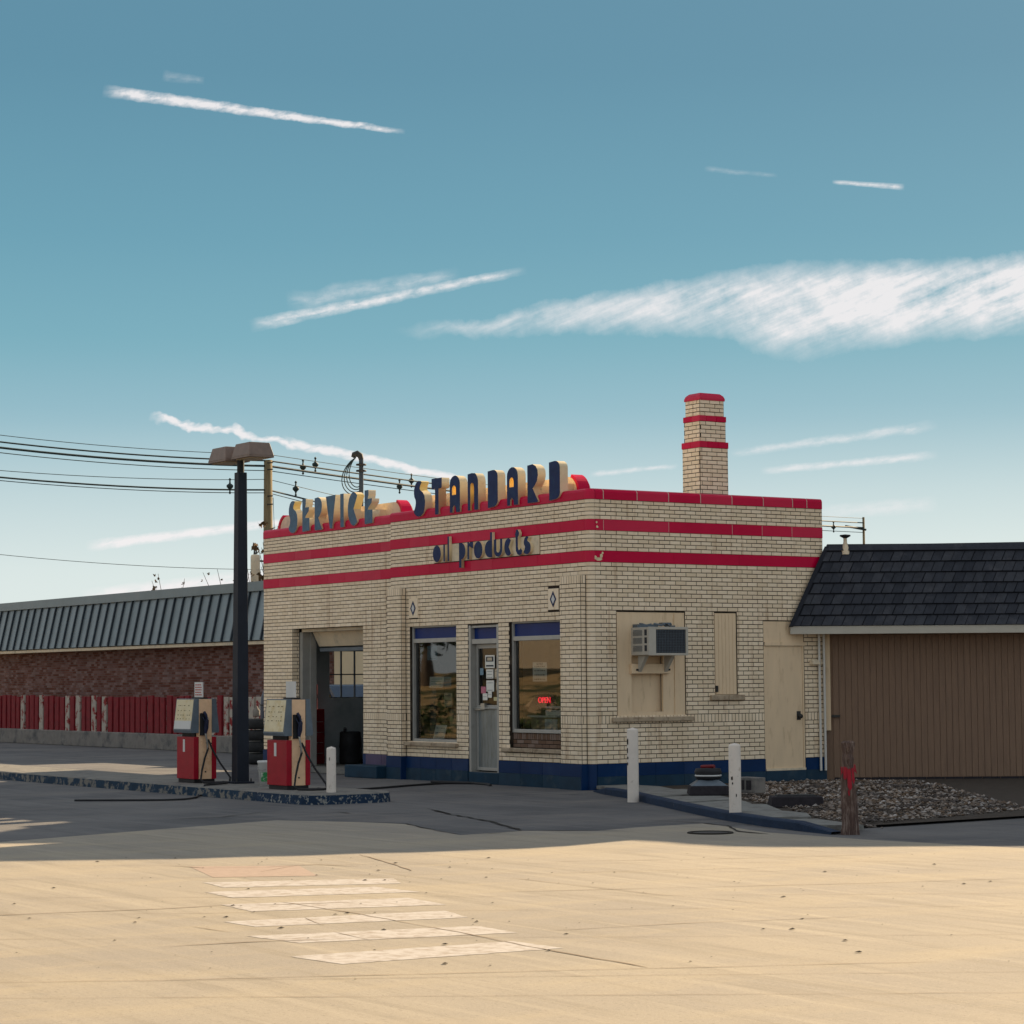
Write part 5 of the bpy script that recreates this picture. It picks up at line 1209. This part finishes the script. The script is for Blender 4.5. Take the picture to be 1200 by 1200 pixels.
CB = thing('stucco_annex', 'plain cream rendered annex seen through the window of the service bay', 'building', (-16, 6.5, 0))
MB().box(-19.75, -12.0, 6.5, 12, 0, 3.2).build('wall', 'cream_paint', CB); MB().box(-19.8, -11.9, 6.4, 12, 3.2, 3.35).build('roof', 'cream_trim', CB)
MB().box(-15.2, -14.6, 6.46, 6.498, 1.2, 2.0).build('window', 'dark_frame', CB); MB().box(-17.6, -17.5, 6.4, 6.498, .0, 3.2).build('pilaster', 'cream_trim', CB)
# parked car behind the bay window
car = thing('parked_car', 'dark blue car parked behind the station, glimpsed through the bay window', 'car', (-15.3, 4.2, 0))
prf = [(-2.0, .35), (-2.05, .75), (-1.5, .95), (-.9, 1.0), (-.35, 1.55), (.9, 1.62), (1.45, 1.1), (2.0, 1.0), (2.05, .4)]
mb = MB(); mb.prismy([(-15.3+a, z_) for a, z_ in prf][::-1], 3.4, 5.1); mb.build('body', 'car_blue', car, bevel=.06)
mb = MB(); mb.prismy([(-15.3+a, z_) for a, z_ in [(-.8, 1.05), (-.33, 1.48), (.85, 1.54), (1.3, 1.1)]][::-1], 3.385, 3.398); mb.build('side_window', 'car_glass', car)
for a in (-1.3, 1.3):
    for y_ in (3.38, 4.95):
        wh = MB().tube([(-15.3+a, y_, .33), (-15.3+a, y_+.18, .33)], .33, 20).build('wheel', 'tyre_rubber', car); MB().tube([(-15.3+a, y_-.005, .33), (-15.3+a, y_+.01, .33)], .2, 16).build('rim', 'steel', wh)
for y_ in (3.6, 4.8): MB().box(-17.36, -17.3, y_, y_+.25, .68, .8).build('headlight', 'plastic_white', car)
# fence of painted boards on a concrete footing
FN = thing('picket_fence', 'peeling red and white wide picket fence on concrete footing before the red brick wall', 'fence', (-25, 4.6, 0))
MB().box(-40, -18.6, 4.5, 4.8, 0, .40).build('footing', 'concrete_block', FN, bevel=.02)
for z_ in (.62, 1.12): MB().box(-40, -18.6, 4.70, 4.75, z_, z_+.09).build('rail', 'fence_red', FN)
x = -40.0; k = 0; random.seed(3)
while x < -18.9:
    w_ = random.uniform(.22, .30); red = (x < -23.5) if random.random() > .18 else (x > -23.5)
    MB().box(x, x+w_, 4.64, 4.695, .38+random.uniform(0, .03), 1.34+random.uniform(-.03, .03)).build('board', 'fence_red' if red else 'fence_peeling', FN, bevel=.006)
    x += w_+random.uniform(.06, .14); k += 1
# tyre stack with a black bin
tx, ty = cw(-5.13, 48)
for k in range(4):
    o = thing('tyre', ['bottom', 'second', 'third', 'top'][k]+' tyre of the stack behind the lamp post', 'tyre', (tx, ty, .02+k*.235), 'stacked tyres behind the lamp post')
    q = random.uniform(-.02, .02)
    MB().torus((tx+q, ty+q, .12+k*.235), .26, .105, 30, 10, sq=1.05).build('casing', 'tyre_rubber', o)
    MB().torus((tx+q, ty+q, .12+k*.235), .345, .018, 30, 6).build('tread', 'tyre_rubber', o)
o = thing('black_bin', 'tall round black bin standing just right of the tyre stack', 'bin', (tx+.3, ty+.5, 0))
bx2, by2 = cw(-5.02, 48.9)
MB().lathe((bx2, by2, 0), [(0, 0), (.24, 0), (.26, .1), (.26, 1.1), (.25, 1.35), (.20, 1.5), (.08, 1.58), (0, 1.59)], 22).build('body', 'dark_frame', o); MB().torus((bx2, by2, 1.2), .265, .015, 24, 6).build('band', 'iron', o)
o = thing('white_jug', 'small pale jug resting on the top tyre', 'jug', (tx, ty, .96)); 
MB().lathe((tx-.1, ty-.1, .97), [(0, 0), (.07, 0), (.075, .02), (.075, .13), (.03, .18), (.025, .21), (0, .21)], 14).build('body', 'concrete_block', o); MB().tube([(tx-.17, ty-.1, 1.12), (tx-.2, ty-.1, 1.06), (tx-.17, ty-.1, 1.0)], .01, 6).build('handle', 'concrete_block', o)

# ------------------------------------------------------------------ utility pole, wires
pA = cw(-7.33, 70)
up = thing('utility_pole', 'weathered wooden utility pole with a transformer behind the left end of the station', 'utility pole', (pA[0], pA[1], 0))
MB().lathe((*pA, 0), [(.17, 0), (.15, 4), (.125, 8.35), (0, 8.36)], 16).build('trunk', 'pole_wood', up)
tr = cw(-7.68, 69.7)
MB().lathe((*tr, 4.62), [(0, 0), (.13, 0), (.14, .03), (.14, .80), (.12, .86), (0, .88)], 16).build('transformer', 'cream_trim', up)
for k in (-.06, .06): MB().tube([(tr[0]+k, tr[1], 5.5), (tr[0]+k, tr[1], 5.68)], [.03, .018], 8).build('bushing', 'iron', up)
for z_ in (4.7, 5.3): MB().tube([(*tr, z_), (*pA, z_)], .03, 6).build('bracket', 'iron', up)
for z_ in (7.0, 7.25, 8.05, 8.25): MB().tube([(*cw(-7.33, 69.84), z_), (*cw(-7.16, 69.75), z_)], .02, 6).build('insulator', 'iron', up)
MB().tube([(*cw(-7.2, 69.8), 5.6), (*cw(-7.12, 69.8), 6.2), (*cw(-7.16, 69.8), 7.2)], .012, 5).build('drop_cable', 'wire', up)
pB = cw(14.93, 99)
ub = thing('utility_pole', 'thin distant utility pole at the right edge above the shingle roof', 'utility pole', (pB[0], pB[1], 0))
MB().lathe((*pB, 0), [(.07, 0), (.05, 8.5), (0, 8.51)], 12).build('trunk', 'pole_wood', ub)
ar = MB(); a_, b_ = cw(14.2, 99.3), cw(15.0, 98.8); ar.tube([(*a_, 8.15), (*b_, 7.95)], .05, 6); ar.build('cross_arm', 'wire', ub)
pC = cw(-15.2, 63.6)
def wire(a, za, b, zb, c_, zc, r, lab):
    P = []
    for (p, z0_), (q, z1_), sag in (((a, za), (b, zb), .25), ((b, zb), (c_, zc), .55)):
        for k in range(13):
            t = k/12; P.append((p[0]+(q[0]-p[0])*t, p[1]+(q[1]-p[1])*t, z0_+(z1_-z0_)*t-4*sag*t*(1-t)*.5))
    return tag(MB().tube(P, r, 5).build('power_line', 'wire'), lab, 'power line', 'overhead wires')
WZ = [(8.62, .010), (8.43, .024), (8.27, .034), (8.13, .013)]
for k, (z_, r_) in enumerate(WZ): wire(pC, z_+.02, pA, z_-.1, pB, [8.45, 8.26, 8.05, 7.85][k], r_, ['thin top', 'dark second', 'thickest third', 'thin fourth'][k]+' wire of the upper set crossing behind the station sign')
for k, (z_, r_) in enumerate([(7.62, .010), (7.45, .026), (7.36, .012)]): wire(pC, z_, pA, z_+(.15 if k == 0 else 0), cw(8, 93), [6.3, 5.8, 5.5][k], r_, ['thin top', 'thick middle', 'thin bottom'][k]+' wire of the lower set passing the wooden pole')
wire(pC, 5.35, pA, 5.05, cw(-1, 90), 5.0, .008, 'lowest thin wire passing just above the metal roof')
def spacer(px, pz, z_, nm):
    p = cw(px, pz); o = thing('wire_spacer', nm, 'insulator', (*p, z_), 'dark spacers on the overhead wires')
    MB().lathe((*p, z_), [(.012, -.24), (.04, -.2), (.02, -.16), (.03, -.1), (.10, -.03), (.10, .03), (.03, .08), (.02, .16), (.045, .2), (.012, .24)], 10).build('body', 'wire', o)
def pz(x, y, d): # world height at image position for depth d (measured once on the photo)
    return 1.65+(798.6-.0074*(x-600)-y)*d/2737*1.0
for (x, y, d, lb_) in [(268.5, 569.5, 69, 'spacer on the lower wires left of the lamp post'), (346, 572.5, 71.5, 'spacer on the lower wires above the left letters'), (354.5, 547, 72, 'spacer on the upper wires, right of the wooden pole'), (369, 544, 72.5, 'highest spacer on the upper wires near the roof mast'), (468, 570, 77, 'spacer on the upper wires left of the STANDARD letters'), (482, 563, 78, 'small spacer just left of the first STANDARD letter'), (977.5, 617.5, 97, 'spacer on the wires above the right-hand shingle roof')]:
    spacer((x-600)/2737*d, d, pz(x, y, d), lb_)
# bare shrubs and dry weeds behind
def shrub(base, h, n, spread, lab, seed, leafr=.09, top_only=False):
    rr = random.Random(seed); t = thing('bare_shrub', lab, 'shrub', (*base, 0), 'nearly leafless shrubs behind the roofs')
    tr_ = MB(); cr = MB()
    tr_.tube([(*base, 0), (base[0]+.05, base[1], h*.5)], [.06, .04], 7)
    for k in range(n):
        a = rr.uniform(0, 6.28); d = rr.uniform(.3, 1)*spread; z1_ = h*rr.uniform(.78, 1.02)
        e = Vector((base[0]+d*math.cos(a), base[1]+d*math.sin(a), z1_)); m_ = Vector((base[0]+.35*d*math.cos(a), base[1]+.35*d*math.sin(a), h*.7))
        tr_.tube([(base[0]+.05, base[1], h*rr.uniform(.3, .5)), m_, e], [.025, .016, .006], 5)
        for q in range(rr.randint(1, 3)):
            c_ = e+Vector((rr.uniform(-.15, .15), rr.uniform(-.15, .15), rr.uniform(-.35, .02))); s_ = leafr*rr.uniform(.5, 1.2)
            for j in range(3):
                v = [c_+Vector((rr.uniform(-s_, s_), rr.uniform(-s_, s_), rr.uniform(-s_, s_))) for _ in range(4)]; cr.add(v, [(0, 1, 2), (0, 2, 3)])
    tr_.build('trunk', 'bark', t); cr.build('crown', 'dry_leaf', t)
shrub(cw(-8.3, 70), 5.0, 16, 1.3, 'bare dry shrub poking above the metal roof left of the lamp post', 1, .07)
shrub(cw(-7.6, 70), 5.25, 14, 1.0, 'bare dry shrub just left of the lamp post above the metal roof', 2, .08)
shrub(cw(-10.2, 70), 4.95, 6, .8, 'sparse shrub tips at the far left above the metal roof', 4, .07)
shrub(cw(-7.0, 68), 6.45, 16, .55, 'small leafy weed tree beside the wooden pole above the station parapet', 3, .12)

# ------------------------------------------------------------------ across the street: sunlit bank that shows in the window glass
bdir = Vector((-.83, -.557)); pdir = Vector((.557, -.83)); O2 = Vector((-1.5, 0))
bk_ = MB(); nu, nv = 40, 26
def bh(t, q):
    s_ = min(max((t-32)/42, 0), 1); return 1.9*s_*s_*(3-2*s_)*(1+.10*math.sin(q*.21)+.10*math.sin(q*.5+t*.2))+.25*math.sin(t*.7+q*.3)*s_
for i in range(nu+1):
    for j in range(nv+1):
        q = -32+i*74/nu; t_ = 30+j*60/nv; p = O2+bdir*t_+pdir*q
        bk_.v.append((p.x, p.y, bh(t_, q)+(.0 if j else -.2)))
for i in range(nu):
    for j in range(nv):
        k = i*(nv+1)+j; bk_.f.append((k, k+1, k+nv+2, k+nv+1)); bk_.m.append(0); bk_.sm.append(True)
struct(bk_.build('hillside', 'bank_grass'))
wb = thing('warehouse', 'sunlit cream warehouse on top of the bank across the street, seen reflected', 'building', (*(O2+bdir*80), 4.4))
p0 = O2+bdir*79+pdir*-2.8; p1 = O2+bdir*79+pdir*40; p2 = O2+bdir*88+pdir*40; p3 = O2+bdir*88+pdir*-2.8
MB().prism([tuple(p0), tuple(p3), tuple(p2), tuple(p1)], 1.5, 8.4).build('wall', 'sunlit_wall', wb); MB().prism([tuple(p0), tuple(p3), tuple(p2), tuple(p1)], 8.41, 8.6).build('roof', 'roof_rib', wb)
rr = random.Random(8)
rocks = MB()
for k in range(26):
    t_, q = rr.uniform(34, 50), rr.uniform(-10, 30); p = O2+bdir*t_+pdir*q; r_ = rr.uniform(.4, 1.0); z_ = bh(t_, q)
    mb = rocks; vs = []; n1, n2 = 5, 8
    for a in range(n1+1):
        for b in range(n2):
            th = math.pi*a/n1; ph = 2*math.pi*b/n2; f_ = r_*rr.uniform(.75, 1.15); vs.append((p.x+f_*math.sin(th)*math.cos(ph), p.y+f_*math.sin(th)*math.sin(ph), z_+f_*.6*math.cos(th)))
    mb.add(vs, [(a*n2+b, a*n2+(b+1) % n2, (a+1)*n2+(b+1) % n2, (a+1)*n2+b) for a in range(n1) for b in range(n2)])
stuff(rocks.build('rocks', 'boulder'))
for k, (t_, q, h) in enumerate([(66, -4.9, 6), (70, -7.6, 8), (68, -13, 7), (72, -20, 9)]):
    p = O2+bdir*t_+pdir*q; z_ = bh(t_, q); o = thing('tree', ['dark tree nearest the warehouse', 'shortest dark tree', 'farthest dark tree', 'tallest dark tree'][k]+' on the bank across the street', 'tree', (p.x, p.y, z_), 'trees on the bank')
    MB().tube([(p.x, p.y, z_-.3), (p.x, p.y, z_+h*.5)], [.3, .15], 8).build('trunk', 'bark', o); cr = MB()
    for j in range(1500):
        a, b = rr.uniform(0, 6.28), math.acos(rr.uniform(-1, 1)); R_ = h*.38*rr.random()**.4*(1+.25*math.sin(3*a+b*4)); c_ = Vector((p.x+R_*math.sin(b)*math.cos(a), p.y+R_*math.sin(b)*math.sin(a), z_+h*.62+R_*.9*math.cos(b))); s_ = .3
        cr.add([c_+Vector((rr.uniform(-s_, s_), rr.uniform(-s_, s_), rr.uniform(-s_, s_))) for _ in range(3)], [(0, 1, 2)])
    cr.build('crown', 'foliage', o)
hg = thing('added_hedge', 'dark low hedge put in at the bank foot to darken the window reflections', 'added_hedge', (*(O2+bdir*31.5), 0))  # foliage added out of view to give the glass a dark lower band
hc = MB(); ht = MB()
for k in range(9000):
    q = rr.uniform(-14, 16); t_ = 31.5+rr.uniform(-.6, .6); z_ = rr.uniform(.05, 1)**.7*(.85+.3*math.sin(q*1.7)+.15*math.sin(q*4.1)); p = O2+bdir*t_+pdir*q; c_ = Vector((p.x, p.y, z_)); s_ = .11
    hc.add([c_+Vector((rr.uniform(-s_, s_), rr.uniform(-s_, s_), rr.uniform(-s_, s_))) for _ in range(3)], [(0, 1, 2)])
for k in range(16):
    p = O2+bdir*31.5+pdir*(-14+k*2); ht.tube([(p.x, p.y, 0), (p.x, p.y, .7)], .03, 5)
hc.build('foliage', 'foliage', hg); stuff(ht.build('stems', 'bark', hg))
# ------------------------------------------------------------------ added shadow caster out of view at right, shaped to the forecourt shade edge
TE = math.tan(SUN_EL); z0c = 41.4
edge = [(-9, 22.0), (-5.5, 22.0), (-3.3, 22.15), (-2.4, 22.4), (-1.2, 22.75), (0, 23.15), (.45, 23.45), (.75, 23.95), (1.1, 24.35), (1.4, 24.15), (1.75, 23.65), (2.1, 23.3), (2.6, 23.15), (3.4, 23.1), (5, 23.1), (9, 23.1)]
def edgez(x):
    for (a, za), (b, zb) in zip(edge[:-1], edge[1:]):
        if a <= x <= b: t = (x-a)/(b-a); t = t*t*(3-2*t) if zb != za else t; return za+(zb-za)*t
    return edge[-1][1]
TB = thing('shadow_caster', 'added brick shadow caster with a curved parapet, unseen to the right of the view', 'building', (*cw(18, 44), 0))
prof = []
N_ = 90
for k in range(N_+1):
    gx = -6.55+k*15.5/N_; gz = edgez(gx); t = (z0c-gz)/.766; prof.append((gx+.643*t, t*TE))
vs = []
for x, h in prof: vs += [(*cw(x, z0c), 0), (*cw(x, z0c), h), (*cw(x, z0c+.4), h), (*cw(x, z0c+.4), 0)]
mb = MB(); mb.add(vs, [(4*i+j, 4*i+4+j, 4*i+4+(j+1) % 4, 4*i+(j+1) % 4) for i in range(N_) for j in range(4)]+[(0, 1, 2, 3), (4*N_+3, 4*N_+2, 4*N_+1, 4*N_)]); mb.build('shadow_wall', 'red_brick', TB)
mb = MB(); mb.prism([cw(prof[0][0]+.02, z0c+.401), cw(prof[-1][0], z0c+.401), cw(prof[-1][0], z0c+8), cw(11.5, z0c+8)], 0, 9.6); mb.build('body', 'red_brick', TB)
mb = MB(); mb.prism([cw(9.95, z0c+2.5), cw(prof[-1][0]-.2, z0c+2.5), cw(prof[-1][0]-.2, z0c+7.9), cw(11.3, z0c+7.9)], 9.61, 11.8); mb.build('upper_shade_block', 'red_brick', TB)  # added mass that stops sun leaking past behind the parapet
for k in range(4):
    for f_ in range(2):
        xx = 11+k*3.6; MB().prism([cw(xx, z0c-.03), cw(xx+1.2, z0c-.03), cw(xx+1.2, z0c-.001), cw(xx, z0c-.001)], 1.2+f_*3.4, 3.0+f_*3.4).build('window', 'dark_frame', TB)
